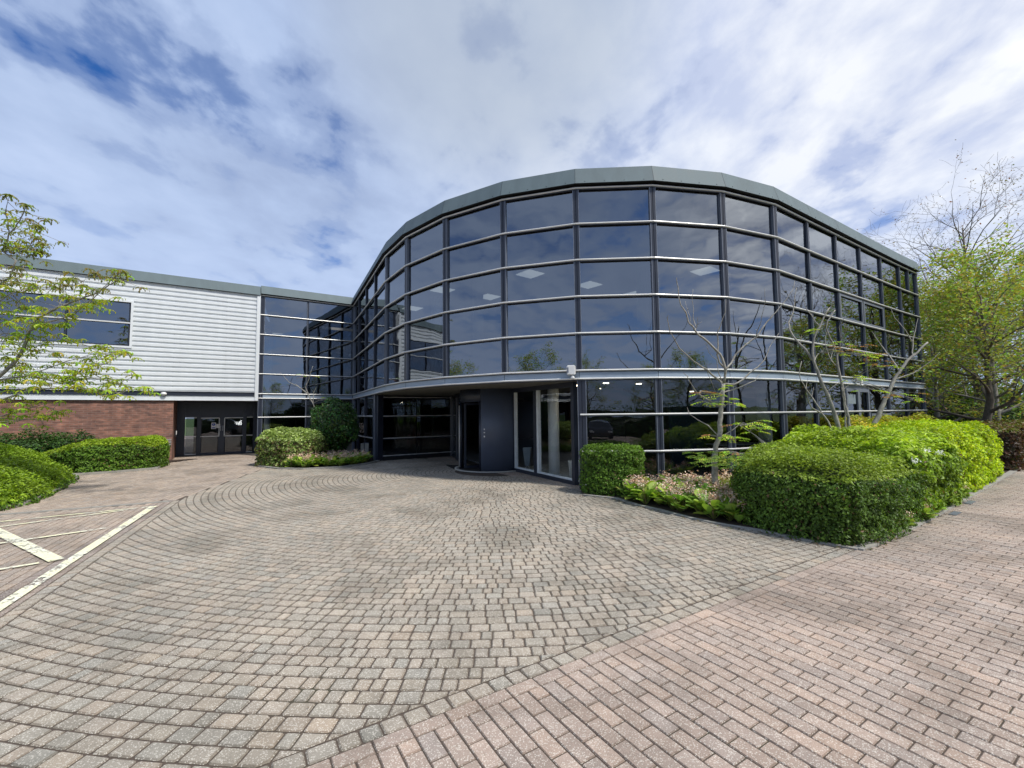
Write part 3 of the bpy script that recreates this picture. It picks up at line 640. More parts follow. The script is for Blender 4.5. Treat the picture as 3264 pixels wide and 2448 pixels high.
for s0, s1, hs in ((1.30, 2.03, 1.33), (.40, 1.16, 1.12)):
    mb = MB(); db(s0, s1, .05, .11, -2.02, -1.98); db(s0, s1, 1.62, 1.68, -2.02, -1.98); db(s0, s0 + .05, .11, 1.62, -2.02, -1.98); db(s1 - .05, s1, .11, 1.62, -2.02, -1.98)
    dr = mb.build('door', 'navy_frame', wing)
    pane(wp(s1 - .05, -2), wp(s0 + .05, -2), .11, .80, dr, 'door_pane', 'dark_glass'); pane(wp(s1 - .05, -2), wp(s0 + .05, -2), .84, 1.62, dr, 'door_pane', 'dark_glass')
    mb = MB(); db(s0 + .03, s1 - .03, .80, .835, -1.985, -1.965); db(s0 + .03, s1 - .03, 1.60, 1.635, -1.985, -1.965); db(hs - .015 if hs > 1.2 else hs, hs + .015 if hs > 1.2 else hs + .03, .80, 1.60, -1.985, -1.965); mb.build('door_rail', 'steel_rail', dr)
    mb = MB(); mb.tube([wp(1.23 + (.04 if hs > 1.2 else -.04), -1.93, 1.05), wp(1.23 + (.04 if hs > 1.2 else -.04), -1.93, 1.28)], .012, 8); mb.build('door_handle', 'brushed_metal', dr)
mb = MB(); mb.box(wp(2.3, -3.6, 0), v3(-WD * 2.7, 0), v3(-WN * .1, 0), (0, 0, 2.4)); mb.build('inner_wall', 'inner_dark', wing)
mb = MB(); mb.box(wp(S1, -2.3, WB - .02), v3(-WD * (S1 + .2), 0), v3(WN * 2.28, 0), (0, 0, .02)); mb.build('soffit', 'inner_dark', wing)
mb = MB(); mb.box(wp(2.9, -3.6, .014), v3(-WD * 3.1, 0), v3(WN * 1.6, 0), (0, 0, .01)); mb.build('inner_floor', 'inner_dark', wing)
# notices on the door: blue mandatory sign with an exclamation mark, and a plain paper
t = empty('door_sign', 'small white and blue mandatory notice on the left door of the brick recess', 'sign', loc=tuple(wp(1.53, -1.94, 1.15)))
mb = MB(); mb.box(wp(1.62, -1.965, 1.14), v3(-WD * .17, 0), v3(WN * .006, 0), (0, 0, .28)); sb = mb.build('sign_board', 'sign_white', t)
mb = MB()
ce = wp(1.535, -1.957); pts = [Vector((ce.x, ce.y, 1.335)) + v3(-WD * math.cos(k * math.pi / 10) * .062, 0) + Vector((0, 0, math.sin(k * math.pi / 10) * .062)) for k in range(20)]
mb.face(pts); mb.box(wp(1.595, -1.959, 1.165), v3(-WD * .12, 0), v3(WN * .002, 0), (0, 0, .045)); mb.build('blue_disc', 'sign_blue', t)
mb = MB(); mb.box(wp(1.544, -1.956, 1.325), v3(-WD * .018, 0), v3(WN * .002, 0), (0, 0, .052)); mb.box(wp(1.543, -1.956, 1.295), v3(-WD * .016, 0), v3(WN * .002, 0), (0, 0, .016)); mb.build('exclamation_mark', 'sign_white', t)
mb = MB(); mb.box(wp(1.44, -1.965, 1.18), v3(-WD * .15, 0), v3(WN * .004, 0), (0, 0, .17)); tag(mb.build('paper_notice', 'sign_white'), 'plain white paper notice beside the blue sign on the left door', 'notice')
mb = MB(); mb.ball(wp(3.15, .11, 2.57), .11, .09, .07, 14, 8); t = empty('bulkhead_lamp', 'white oval bulkhead lamp on the dark strip under the white cladding', 'lamp', loc=tuple(wp(3.15, .03, 2.55))); mb.build('lamp_cover', 'white_plastic', t, True)
mb = MB(); mb.tube([wp(3.15, .02, 2.57), wp(3.15, .07, 2.57)], .09, 12); mb.build('lamp_base', 'grey_frame', t)
t = empty('door_closer_box', 'small white and black entry box on the brick return wall', 'intercom', loc=tuple(wp(2.80, -.55, 1.0)))
mb = MB(); mb.box(wp(2.79, -.62, .98), v3(-WD * .05, 0), v3(WN * .12, 0), (0, 0, .15)); mb.build('box', 'white_plastic', t); mb = MB(); mb.box(wp(2.80, -.50, .90), v3(-WD * .04, 0), v3(WN * .035, 0), (0, 0, .24)); mb.build('bracket', 'black_gap', t)
# security lights on the bow
def seclight(x, y, z, rz, s, lb):
    t = empty('security_light', lb, 'security light', 'white security lights on the spandrel band', (x, y, z)); ca, sa = math.cos(rz), math.sin(rz)
    mb = MB(); mb.cbox((x, y, z), .19 * s, .13 * s, .22 * s, rz); o = mb.build('housing', 'white_plastic', t)
    bm = bmesh.new(); bm.from_mesh(o.data); bmesh.ops.bevel(bm, geom=bm.edges[:] , offset=.018 * s, segments=2, affect='EDGES'); bm.to_mesh(o.data); bm.free()
    mb = MB(); mb.box((x - ca * .085 * s + sa * .067 * s, y - sa * .085 * s - ca * .067 * s, z + .05 * s), (ca * .03, sa * .03, 0), (sa * .004, -ca * .004, 0), (0, 0, .12 * s)); mb.build('lens', 'grey_frame', t)
    mb = MB(); mb.ball((x + sa * .02 + ca * .03, y - ca * .02, z - .06 * s), .045 * s, .045 * s, .045 * s); mb.tube([(x + ca * .03, y, z - .03), (x + ca * .03, y, z + .02)], .02 * s); mb.build('sensor', 'white_plastic', t, True)
    mb = MB(); mb.box((x - .02, y + .05, z + .05), (.04, 0, 0), (0, .12, 0), (0, 0, .04)); mb.build('bracket', 'grey_frame', t)
seclight(1.335, 9.95, 2.52, R(-12), 1.0, 'white box security light with round sensor on the band left of the entrance post')
seclight(10.35, 13.2, 2.46, R(33), .9, 'small white security light on the band behind the leaning trunks')
# things inside the entrance
t = empty('umbrella_bin', 'tall tapered pale blue bin standing inside the left entrance pane', 'bin', loc=(.42, 13.0, .05))
mb = MB(); n = 4
def frust(mb, x, y, z0, z1, w0, w1, k=4, rot=.6, mi=0):
    p0 = [(x + math.cos(rot + 2 * math.pi * i / k) * w0, y + math.sin(rot + 2 * math.pi * i / k) * w0, z0) for i in range(k)]; p1 = [(x + math.cos(rot + 2 * math.pi * i / k) * w1, y + math.sin(rot + 2 * math.pi * i / k) * w1, z1) for i in range(k)]
    b = len(mb.v); mb.v += p0 + p1
    for i in range(k): j = (i + 1) % k; mb.f.append((b + i, b + j, b + k + j, b + k + i)); mb.c.append((1, 1, 1)); mb.m.append(mi)
    mb.f.append(tuple(b + i for i in reversed(range(k)))); mb.c.append((1, 1, 1)); mb.m.append(mi)
frust(mb, .42, 13.0, .17, .68, .09, .16); mb.build('bin_body', 'screen_grey', t)
mb = MB(); mb.tube([(.34, 12.98, .058), (.42, 13, .18), (.5, 12.98, .058)], .008); mb.build('bin_stand', 'brushed_metal', t)
mb = MB(); frust(mb, 1.53, 11.25, .058, .48, .11, .15, 18); tag(mb.build('plant_pot', 'terracotta_white', None, True), 'cream cylindrical plant pot inside the right entrance pane', 'plant pot')

t = empty('desk', 'white topped desk behind the ground floor glass beside the pale interior column', 'desk', loc=(6.3, 12.6, .05)); mb = MB(); mb.cbox((6.3, 12.6, .74), 1.5, .7, .03, R(20)); mb.build('desk_top', 'white_plastic', t)
for a_, b_ in ((-.65, -.28), (.65, -.28), (-.65, .28), (.65, .28)):
    mb = MB(); q = Vector((6.3 + a_ * .94 - b_ * .34, 12.6 + a_ * .34 + b_ * .94)); mb.tube([v3(q, .05), v3(q, .74)], .02, 8); mb.build('leg', 'grey_frame', t)
# ================================================================== ground
def sheet(name, poly, z, mat, kind='structure'):
    mb = MB(); mb.face([(x, y, z) for x, y in poly]); return tag(mb.build(name, mat), kind=kind)
sheet('ground', [(-400, -400), (400, -400), (400, 400), (-400, 400)], -.012, 'grass')
sheet('road', [(-60, -45), (45, -45), (45, 40), (-60, 40)], -.004, 'far_paving')
BL0 = Vector((-.912, 2.289)); BLd = Vector((.8470, .5317)).normalized(); BLn = Vector((-BLd.y, BLd.x))      # border between forecourt and road
LL0 = Vector((-5.633, 6.574)); LLd = Vector((-.4315, .902)).normalized(); LLn = Vector((LLd.y, -LLd.x))      # left border, normal to the right
PL0 = Vector((-6.75, 8.95)); PLd = Vector((-1.25, 5.65)).normalized(); PLn = Vector((PLd.y, -PLd.x))
AC = Vector((-.45, 13.25))
KB = [(-9.6, 7.55), (-6.80, 8.93)]
bedR = [(1.47, 10.02), (1.42, 9.12), (2.0, 8.72), (2.22, 8.10), (2.52, 7.60), (2.78, 7.03), (3.10, 6.60), (3.45, 6.28), (3.76, 5.80), (4.10, 5.42), (5.22, 6.12), (6.66, 7.14), (8.66, 8.58), (11.85, 10.88), (20.5, 17.1), (30, 24), (26, 28), (15.7, 17.0), (13, 15.1), (9.6, 12.9), (6.7, 10.95), (5.04, 10.25), (3.28, 9.94)]
bedM = [(-9.0, 15.75), (-8.35, 14.8), (-7.4, 14.15), (-6.5, 13.95), (-5.5, 14.35), (-4.95, 15.3), (-4.85, 16.2), (-5.75, 17.6), (-7.5, 21.0), (-10.6, 19.0)]
bedL = [(-11.5, 14.45), (-12.0, 13.75), (-12.85, 13.1), (-12.1, 12.45), (-10.55, 10.4), (-9.5, 8.75), (-9.4, 8.0), (-12.5, 6.0), (-25, 6), (-25, 13), (-17.5, 14.4), (-12.45, 17.75), (-12.6, 16.3)]
def inside(p, poly):
    r = False; x, y = p; n = len(poly); j = n - 1
    for i in range(n):
        xi, yi = poly[i]; xj, yj = poly[j]
        if (yi > y) != (yj > y) and x < (xj - xi) * (y - yi) / (yj - yi) + xi: r = not r
        j = i
    return r
def distpoly(p, poly, closed=True):
    best = 1e9; n = len(poly); x, y = p
    for i in range(n if closed else n - 1):
        ax, ay = poly[i]; bx, by = poly[(i + 1) % n]; dx, dy = bx - ax, by - ay
        t = max(0, min(1, ((x - ax) * dx + (y - ay) * dy) / (dx * dx + dy * dy + 1e-9))); q = math.hypot(x - ax - dx * t, y - ay - dy * t)
        if q < best: best = q
    return best
def visible(x, y): return y > .6 and abs(x) < 1.2 * y + 3.2 and x * x + y * y < 27 * 27
bldg = [(-10.7, 18.9), (-7.5, 21.0), (-4.95, 16.2), (-2.4, 18.0), (-1.4, 14.6), (-.62, 13.82), (.02, 13.12), (1.5, 10.4), (1.55, 10.1)] + [(p.x, p.y) for p in V[9:]] + [(30, 40), (-12, 40)]
wingp = [tuple(wp(18, 0)), tuple(wp(2.84, 0)), tuple(wp(2.84, -2.1)), tuple(wp(-.1, -2.1)), tuple(wp(-.1, 5 - 5)), (-10.7, 40), (-40, 40)]
def clip(poly, o, n):
    """keep the part of a convex polygon with (p-o).n > 0"""
    r = []; k = len(poly)
    for i in range(k):
        a, b = poly[i], poly[(i + 1) % k]; da = (a[0] - o[0]) * n[0] + (a[1] - o[1]) * n[1]; db_ = (b[0] - o[0]) * n[0] + (b[1] - o[1]) * n[1]
        if da > 0: r.append(a)
        if (da > 0) != (db_ > 0): t = da / (da - db_); r.append((a[0] + (b[0] - a[0]) * t, a[1] + (b[1] - a[1]) * t))
    return r
ZT = .0085
class Pav:
    def __init__(s): s.mb = MB(); s.rnd = random.Random(11)
    def block(s, poly, col, j=.0045, ch=.008, jit=.0010):
        cx = sum(p[0] for p in poly) / len(poly); cy = sum(p[1] for p in poly) / len(poly)
        if len(poly) < 3: return
        A = 0
        for i in range(len(poly)): a, b = poly[i], poly[(i + 1) % len(poly)]; A += a[0] * b[1] - a[1] * b[0]
        if abs(A) < .0022: return
        if A < 0: poly = poly[::-1]
        far = cx * cx + cy * cy
        jj = j if far < 100 else j * .9
        n = len(poly); o = []; q = []
        dz = s.rnd.gauss(0, jit); tx = s.rnd.gauss(0, .0045); ty = s.rnd.gauss(0, .0045)
        def inset(d):
            r = []
            for i in range(n):
                p0, p1, p2 = poly[i - 1], poly[i], poly[(i + 1) % n]
                e1x, e1y = p1[0] - p0[0], p1[1] - p0[1]; e2x, e2y = p2[0] - p1[0], p2[1] - p1[1]
                l1 = math.hypot(e1x, e1y) + 1e-9; l2 = math.hypot(e2x, e2y) + 1e-9
                nx, ny = -(e1y / l1 + e2y / l2), (e1x / l1 + e2x / l2); L = math.hypot(nx, ny) + 1e-9; nx /= L; ny /= L
                cs = max(.5, nx * (-e1y / l1) + ny * (e1x / l1)); r.append((p1[0] + nx * d / cs, p1[1] + ny * d / cs))
            return r
        if n == 4:      # rounded corners
            r8 = []; cr_ = .012 if ch > .008 else .006
            for i in range(4):
                p0, p1, p2 = poly[i - 1], poly[i], poly[(i + 1) % 4]
                for pp in (p0, p2): L_ = math.hypot(pp[0] - p1[0], pp[1] - p1[1]) + 1e-9; f_ = min(.3, cr_ * s.rnd.uniform(.7, 1.5) / L_); r8.append((p1[0] + (pp[0] - p1[0]) * f_, p1[1] + (pp[1] - p1[1]) * f_))
            poly = r8; n = 8
        a = inset(jj); b = inset(jj + ch); mb = s.mb; k = len(mb.v)
        # rounded corners: cut each corner of the outer ring
        zf = lambda x, y, z: z + dz + (x - cx) * tx + (y - cy) * ty
        mb.v += [(x, y, .003) for x, y in a] + [(x, y, zf(x, y, ZT)) for x, y in b]
        for i in range(n): i2 = (i + 1) % n; mb.f.append((k + i, k + i2, k + n + i2, k + n + i)); mb.c.append((col[0] * .68, col[1] * .66, col[2] * .64)); mb.m.append(0)
        mb.f.append(tuple(k + n + i for i in range(n))); mb.c.append(col); mb.m.append(0)
def var(c, r_, s=.06):
    k = 1 + r_.gauss(0, s); h = r_.gauss(0, .018); return (c[0] * k * (1 + h), c[1] * k, c[2] * k * (1 - h))
FC = [(.366, .322, .264), (.350, .313, .260), (.380, .328, .268), (.334, .304, .254)]
RC = [(.395, .312, .262), (.378, .300, .252), (.410, .322, .268), (.362, .292, .248)]
def bed_tint(x, y, c):
    """blocks turn greyer and darker towards the edge of the right-hand bed"""
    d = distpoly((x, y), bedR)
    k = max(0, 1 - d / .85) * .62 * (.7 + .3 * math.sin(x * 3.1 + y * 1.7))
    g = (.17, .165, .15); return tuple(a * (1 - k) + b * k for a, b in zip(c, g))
pf = Pav(); rr = pf.rnd
# forecourt: concentric courses of setts
r_ = 1.25; dr = .121
while r_ < 15.5:
    th = rr.uniform(0, .2); end = th + 2 * math.pi; rm = r_ + dr / 2; last = 0
    while th < end - .05 / rm:
        L = rr.choice((.088, .10, .145, .15, .155)); t2 = min(th + L / rm, end); tm = (th + t2) / 2
        x, y = AC.x + math.cos(tm) * rm, AC.y + math.sin(tm) * rm
        if visible(x, y) and y < 17:
            dB = (Vector((x, y)) - BL0).dot(BLn); dL = (Vector((x, y)) - LL0).dot(LLn); dP = (Vector((x, y)) - PL0).dot(PLn)
            if dB > .05 and dL > .05 and (dP > .0 or y < 8.9) and not inside((x, y), bedR) and not inside((x, y), bedM) and not inside((x, y), bldg):
                poly = [(AC.x + math.cos(t) * q, AC.y + math.sin(t) * q) for t, q in ((th, r_), (t2, r_), (t2, r_ + dr), (th, r_ + dr))]
                if dB < .4: poly = clip(poly, BL0 + BLn * .125, BLn)
                if dL < .4 and len(poly) > 2: poly = clip(poly, LL0 + LLn * .125, LLn)
                if dP < .4 and len(poly) > 2 and y > 8.9: poly = clip(poly, PL0, PLn)
                if len(poly) > 2: pf.block(poly, bed_tint(x, y, var(rr.choice(FC), rr)), .0042, .0085, .0014)
        th = t2
    r_ += dr
def course(pv, o, d, n, s0, s1, w, lens, cols, test, j=.0028, ch=.005, offset=0):
    s = s0
    while s < s1:
        L = rr.choice(lens)
        if s == s0 and offset: L = offset
        a = o + d * s; q = [a, a + d * L, a + d * L + n * w, a + n * w]; c = a + d * L / 2 + n * w / 2
        if visible(c.x, c.y) and test(c.x, c.y): pv.block([(p.x, p.y) for p in q], bed_tint(c.x, c.y, var(rr.choice(cols), rr, .06)), j, ch)
        s += L
ok = lambda x, y: not inside((x, y), bedR) and not inside((x, y), bedM) and not inside((x, y), bldg)
course(pf, BL0, BLd, BLn, -4, 6.0, .122, (.11, .13, .15), FC, lambda x, y: (Vector((x, y)) - LL0).dot(LLn) > .06 and ok(x, y), .0045, .0085)
course(pf, LL0, LLd, LLn, -7, 2.6, .122, (.11, .13, .15), FC, lambda x, y: (Vector((x, y)) - BL0).dot(BLn) > .06, .0045, .0085)
tag(pf.mb.build('forecourt', 'paver'), kind='structure')
# road of rectangular blocks on the near and right side
pr = Pav(); rr = pr.rnd
course(pr, BL0, BLd, -BLn, -6, 5.95, .1, (.2,), RC, ok)
side = lambda x, y: ok(x, y) and (Vector((x, y)) - BL0).dot(BLn) < -.1 or (ok(x, y) and (Vector((x, y)) - BL0).dot(BLd) > 6.0)
for k in range(-60, 330):
    o = BL0 - BLn * .1 + BLd * (k * .1)
    sN = 16 if k < 60 else 16
    course(pr, o, -BLn, BLd, 0 if k < 59 else -14, 17, .1, (.2,), RC, lambda x, y: ok(x, y), offset=.1 if k % 2 else 0)
tag(pr.mb.build('pavement', 'paver'), kind='structure')
# left: three border courses, parking area, path to the far doors
pl = Pav(); rr = pl.rnd
LC = [(.385, .312, .255), (.35, .288, .24), (.41, .33, .265)]
okl = lambda x, y: not inside((x, y), bedL) and not inside((x, y), wingp) and not inside((x, y), bedM)
for k in range(3): course(pl, LL0 - LLn * (.1 * k), LLd, -LLn, -7 , 2.75, .1, (.2,), [(.27, .225, .20), (.30, .245, .21)], okl, offset=.1 * (k % 2))
parking = [(-2.2, -1.0), (-6.80 - .2, 8.93 - .14), (-9.6, 7.45), (-14, 5.2), (-14, -1)]
for k in range(0, 110):
    course(pl, LL0 - LLn * (.3 + .1 * k), LLd, -LLn, -7, 4, .1, (.2,), LC, lambda x, y: okl(x, y) and inside((x, y), parking), offset=.1 * (k % 2))
pathd = Vector((-.30, .954)).normalized(); pathn = Vector((pathd.y, -pathd.x))
def onpath(x, y): return okl(x, y) and not inside((x, y), parking) and (Vector((x, y)) - PL0).dot(PLn) < 0 and (Vector((x, y)) - LL0).dot(LLn) < -.3 - (0 if y < 9.1 else -9) and not inside((x, y), bldg)
for k in range(-80, 30): course(pl, PL0 + pathn * (.1 * k), pathd, pathn, -4, 17, .1, (.2,), LC, onpath, offset=.1 * (k % 2))
tag(pl.mb.build('path', 'paver'), kind='structure')
base = [(-18, -1), (0, -1), (24, -1), (36, 26), (30, 34), (-30, 34), (-36, 26)]
sheet('joint_bed', base, .0012, 'joint_sand')
# flush kerbs and soil
def strip(pts, w, z0, z1, mat, name):
    mb = MB(); P = [Vector(p) for p in pts]; A = offp(P, w / 2); B = offp(P, -w / 2)
    for i in range(len(P) - 1):
        k = len(mb.v); mb.v += [tuple(v3(q, z)) for z in (z0, z1) for q in (A[i], A[i + 1], B[i + 1], B[i])]
        for f in ((4, 5, 6, 7), (0, 4, 7, 3), (1, 2, 6, 5), (0, 1, 5, 4), (2, 3, 7, 6)): mb.f.append(tuple(k + j for j in f)); mb.c.append((1, 1, 1)); mb.m.append(0)
    return tag(mb.build(name, mat), kind='structure')
strip(bedR[1:10], .07, 0, .028, 'kerb_concrete', 'kerb'); strip(bedR[9:15], .12, 0, .03, 'kerb_concrete', 'kerb')
strip(bedM[0:7], .09, 0, .05, 'kerb_concrete', 'kerb'); strip([bedL[12]] + bedL[0:7], .12, 0, .07, 'kerb_concrete', 'kerb')
strip([(-9.6, 7.55), (-6.80, 8.93)], .09, .0, .022, 'kerb_concrete', 'kerb')
sheet('bed_soil', bedR, .02, 'soil'); sheet('bed_soil', bedM, .03, 'soil'); sheet('bed_soil', bedL, .03, 'soil')
# painted lines
ZM = ZT + .008
def line(a, b, w):
    a = Vector(a); b = Vector(b); d = (b - a).normalized(); n = Vector((-d.y, d.x)) * w / 2; mb = MB(); mb.face([v3(a - n, ZM), v3(b - n, ZM), v3(b + n, ZM), v3(a + n, ZM)]); return tag(mb.build('road_marking', 'road_paint'), kind='structure')
ZM += 0; line((-10.2, 6.05), (-6.80, 8.38), .06); ZM += .004; line((-9.6, 4.95), (-6.75, 8.38), .06); ZM += .004; line((-6.71, 8.42), (-4.2, 3.35), .115)
ZM += .004; line((-8.4, 7.15), (-5.33, 5.30), .14); ZM -= .002; line((-8.6, 4.2), (-6.12, 6.80), .07); ZM -= .001; line((-7.6, 3.2), (-5.45, 5.22), .07)
# drain slots in the right-hand road
for (x, y, L) in ((6.9, 7.05, .35), (7.95, 7.85, .4)):
    mb = MB(); mb.box((x, y, .013), v3(Vector((.82, .57)) * L, 0), v3(Vector((-.57, .82)) * .09, 0), (0, 0, .006)); tag(mb.build('drain_cover', 'grey_frame'), 'narrow metal drain cover in the block road beside the %s' % ('green hedge corner' if x < 7.5 else 'yellow green hedge'), 'drain cover', 'drain covers along the right road edge')

# ================================================================== planting helpers
HB = 1.25
def mixc(a, b, t): return tuple(x * (1 - t) + y * t for x, y in zip(a, b))
def spray(mb, p, d, L, rn, cols, ls=.05, pairs=6):
    """a drooping compound leaf: leaflets in pairs along a stalk"""
    d = Vector(d).normalized(); p = Vector(p); side = d.cross(Vector((0, 0, 1)))
    if side.length < .1: side = Vector((1, 0, 0))
    side.normalize(); q = p
    for k in range(pairs):
        t = (k + .5) / pairs; q = p + d * L * t + Vector((0, 0, -.25 * L * t * t)); l = ls * (1 - .4 * abs(t - .5))
        for s in (-1, 1):
            u = (side * s + d * .35 + Vector((0, 0, -.55))).normalized(); c = tuple(x * rn.uniform(.8, 1.25) for x in rn.choice(cols)); mb.leaf(q + u * l * .5, Vector((side.x * s * .4, side.y * s * .4, 1)) + Vector((rn.gauss(0, .2), rn.gauss(0, .2), 0)), l, l * .42, c, rn, t=u)
def hedge(name, label, cat, poly, hf, leaf, dens, cols, seed, rad=.14, group=None, mat='leaf', rough=.05, top_cols=None, side_bias=0, zb=.0, wobble=.05, extra=None):
    leaf *= 1.25; rough *= 1.6
    """clipped shrub: a dark twiggy core and thousands of leaves standing off its surface"""
    rn = random.Random(seed); P = [Vector(p) for p in poly]; n = len(P); cx = sum(p.x for p in P) / n; cy = sum(p.y for p in P) / n
    A = sum(P[i].x * P[(i + 1) % n].y - P[i].y * P[(i + 1) % n].x for i in range(n))
    if A < 0: P.reverse()
    pts = [(p.x, p.y) for p in P]
    if not callable(hf): h0 = hf; hf = lambda x, y: h0
    ph = [rn.uniform(0, 6) for _ in range(6)]
    wob = lambda x, y: wobble * (math.sin(x * 3.3 + ph[0]) + math.sin(y * 4.1 + ph[1]) + .6 * math.sin((x + y) * 7.7 + ph[2])) / 2
    # core
    core = MB(); ins = []
    for i in range(n):
        e1 = (P[i] - P[i - 1]).normalized(); e2 = (P[(i + 1) % n] - P[i]).normalized(); nn = Vector((-(e1.y + e2.y), e1.x + e2.x)); nn.normalize(); ins.append(P[i] + nn * .09)
    def dens_poly(Q):
        r = []
        for i in range(len(Q)):
            a, b = Q[i], Q[(i + 1) % len(Q)]; k = max(1, int((b - a).length / .3))
            r += [a + (b - a) * j / k for j in range(k)]
        return r
    Q = dens_poly(ins); m_ = len(Q); k0 = 0; cc = Vector((cx, cy))
    rings = [(Q, 0.0, 0), (Q, .55, 1), ([q + (cc - q).normalized() * .08 for q in Q], .93, 1), ([q + (cc - q) * .35 for q in Q], .95, 1)]
    for ring, fz, _ in rings:
        for q in ring: core.v.append((q.x, q.y, zb if fz == 0 else zb + (hf(q.x, q.y) + wob(q.x, q.y) - zb) * fz - .05))
    core.v.append((cx, cy, hf(cx, cy) - .08))
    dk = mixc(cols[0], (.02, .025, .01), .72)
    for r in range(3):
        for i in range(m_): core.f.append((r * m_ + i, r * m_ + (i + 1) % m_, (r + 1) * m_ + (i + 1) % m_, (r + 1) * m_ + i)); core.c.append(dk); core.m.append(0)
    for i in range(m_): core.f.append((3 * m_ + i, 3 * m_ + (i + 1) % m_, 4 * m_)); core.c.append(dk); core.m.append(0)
    mb = core
    # side leaves
    per = 0; seg = []
    for i in range(n): a, b = P[i], P[(i + 1) % n]; seg.append((a, b, (b - a).length)); per += (b - a).length
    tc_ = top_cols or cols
    patch = lambda x, y, z: .5 + .5 * math.sin(x * 2.3 + ph[3] + 1.3 * math.sin(y * 1.9 + z * 3)) * math.cos(y * 2.7 + ph[4] + z * 2.2)
    for a, b, L in seg:
        d = (b - a) / L; nn = Vector((d.y, -d.x)); mid = (a + b) / 2
        facing = nn.dot(-mid) / mid.length        # sides never seen from the forecourt get fewer leaves
        f_ = 1.0 if facing > -.25 else .3
        for _ in range(int(L * 1.0 * hf(mid.x, mid.y) * dens * f_ * (1 + side_bias))):
            t = rn.random(); q = a + d * (t * L); h = hf(q.x, q.y) + wob(q.x, q.y); z = zb + (h - zb) * (rn.random() ** .9)
            up_ = max(0, (z - (h - rad)) / rad); off = -rad * (1 - math.sqrt(max(0, 1 - up_ * up_))) + rn.uniform(-.03, rough) + wob(q.y * 2, z * 3) * .7
            # bellied gaps
            g = math.sin(q.x * 11 + z * 13 + ph[5]) * math.sin(q.y * 9 - z * 17 + ph[0])
            off -= max(0, g) * .09
            nv = Vector((nn.x, nn.y, .35 + up_)) + Vector((rn.gauss(0, .55), rn.gauss(0, .55), rn.gauss(0, .5)))
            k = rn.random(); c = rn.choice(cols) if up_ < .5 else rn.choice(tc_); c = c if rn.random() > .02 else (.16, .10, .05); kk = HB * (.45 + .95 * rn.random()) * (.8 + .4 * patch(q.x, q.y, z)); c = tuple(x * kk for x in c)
            l = leaf * rn.uniform(.7, 1.3); mb.leaf(Vector((q.x + nn.x * off, q.y + nn.y * off, z)), nv, l, l * .6, c, rn)
    # top leaves
    xs = [p.x for p in P]; ys = [p.y for p in P]; area = abs(A) / 2; cnt = 0; tgt = int(area * dens * .9); guard = 0
    while cnt < tgt and guard < tgt * 12:
        guard += 1; x = rn.uniform(min(xs), max(xs)); y = rn.uniform(min(ys), max(ys))
        if not inside((x, y), pts): continue
        cnt += 1; dd_ = distpoly((x, y), pts); e = max(0, 1 - dd_ / rad); z = hf(x, y) + wob(x, y) - rad * (1 - math.sqrt(max(0, 1 - e * e))) + rn.uniform(-.04, rough * 1.3)
        g = math.sin(x * 10 + ph[1]) * math.sin(y * 12 + ph[2]); z -= max(0, g) * .075
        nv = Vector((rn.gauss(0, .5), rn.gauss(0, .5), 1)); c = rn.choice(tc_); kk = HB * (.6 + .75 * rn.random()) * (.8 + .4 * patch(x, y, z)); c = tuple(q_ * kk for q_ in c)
        l = leaf * rn.uniform(.7, 1.3); mb.leaf(Vector((x, y, z)), nv, l, l * .6, c, rn)
    if extra: extra(mb, rn)
    o = mb.build(name, mat); tag(o, label, cat, group); return o

DG = [(.045, .105, .018), (.035, .085, .018), (.06, .13, .022), (.03, .07, .016)]
MG = [(.17, .27, .025), (.13, .22, .022), (.22, .33, .03)]
YG = [(.38, .50, .015), (.46, .55, .018), (.30, .43, .015), (.24, .36, .018)]
LG = [(.10, .19, .02), (.13, .23, .022), (.075, .15, .018)]
BX = [(.12, .22, .024), (.15, .27, .03), (.08, .16, .02)]
hedge('box_hedge', 'small clipped box hedge at the corner post of the entrance', 'hedge', [(1.50, 9.25), (1.75, 9.0), (2.35, 8.85), (2.68, 9.2), (2.72, 9.75), (1.7, 9.85), (1.48, 9.6)], .93, .034, 3400, BX, 21, .10, rough=.035, wobble=.03)
fh = [(3.42, 6.65), (3.55, 6.30), (3.85, 5.85), (4.12, 5.52), (4.55, 5.72), (5.25, 6.22), (6.1, 6.85), (6.3, 7.6), (5.6, 8.6), (4.5, 8.3), (3.7, 7.3)]
def tongue(mb, rn):      # flat sprays reaching left over the flowering plants
    reg = [(3.05, 7.25), (3.45, 6.75), (3.9, 6.6), (4.3, 8.4), (3.2, 8.1)]
    for k in range(240):
        x = rn.uniform(3.0, 4.3); y = rn.uniform(6.6, 8.4)
        if inside((x, y), reg): spray(mb, (x, y, rn.choice((.92, .86, .78)) + rn.gauss(0, .03)), (rn.uniform(-1, .2), rn.uniform(-.9, .5), .1), rn.uniform(.14, .24), rn, [(.16, .26, .04), (.11, .2, .03), (.21, .31, .05)], .05, 6)
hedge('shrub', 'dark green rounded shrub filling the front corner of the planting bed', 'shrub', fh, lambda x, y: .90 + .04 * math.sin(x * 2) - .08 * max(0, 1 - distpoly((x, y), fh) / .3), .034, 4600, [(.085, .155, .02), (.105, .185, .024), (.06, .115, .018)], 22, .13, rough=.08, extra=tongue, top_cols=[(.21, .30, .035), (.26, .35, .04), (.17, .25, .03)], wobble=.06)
mh = [(6.0, 6.85), (6.75, 7.32), (8.0, 8.2), (8.6, 9.3), (7.6, 10.6), (6.2, 9.9), (5.2, 9.0), (5.5, 7.7)]
hedge('shrub', 'mid green broad leaved shrub with a few white flower heads behind the front shrub', 'shrub', mh, lambda x, y: 1.06, .06, 2200, MG, 23, .28, rough=.09, top_cols=[(.30, .42, .04), (.35, .46, .045), (.24, .35, .035)], wobble=.12)
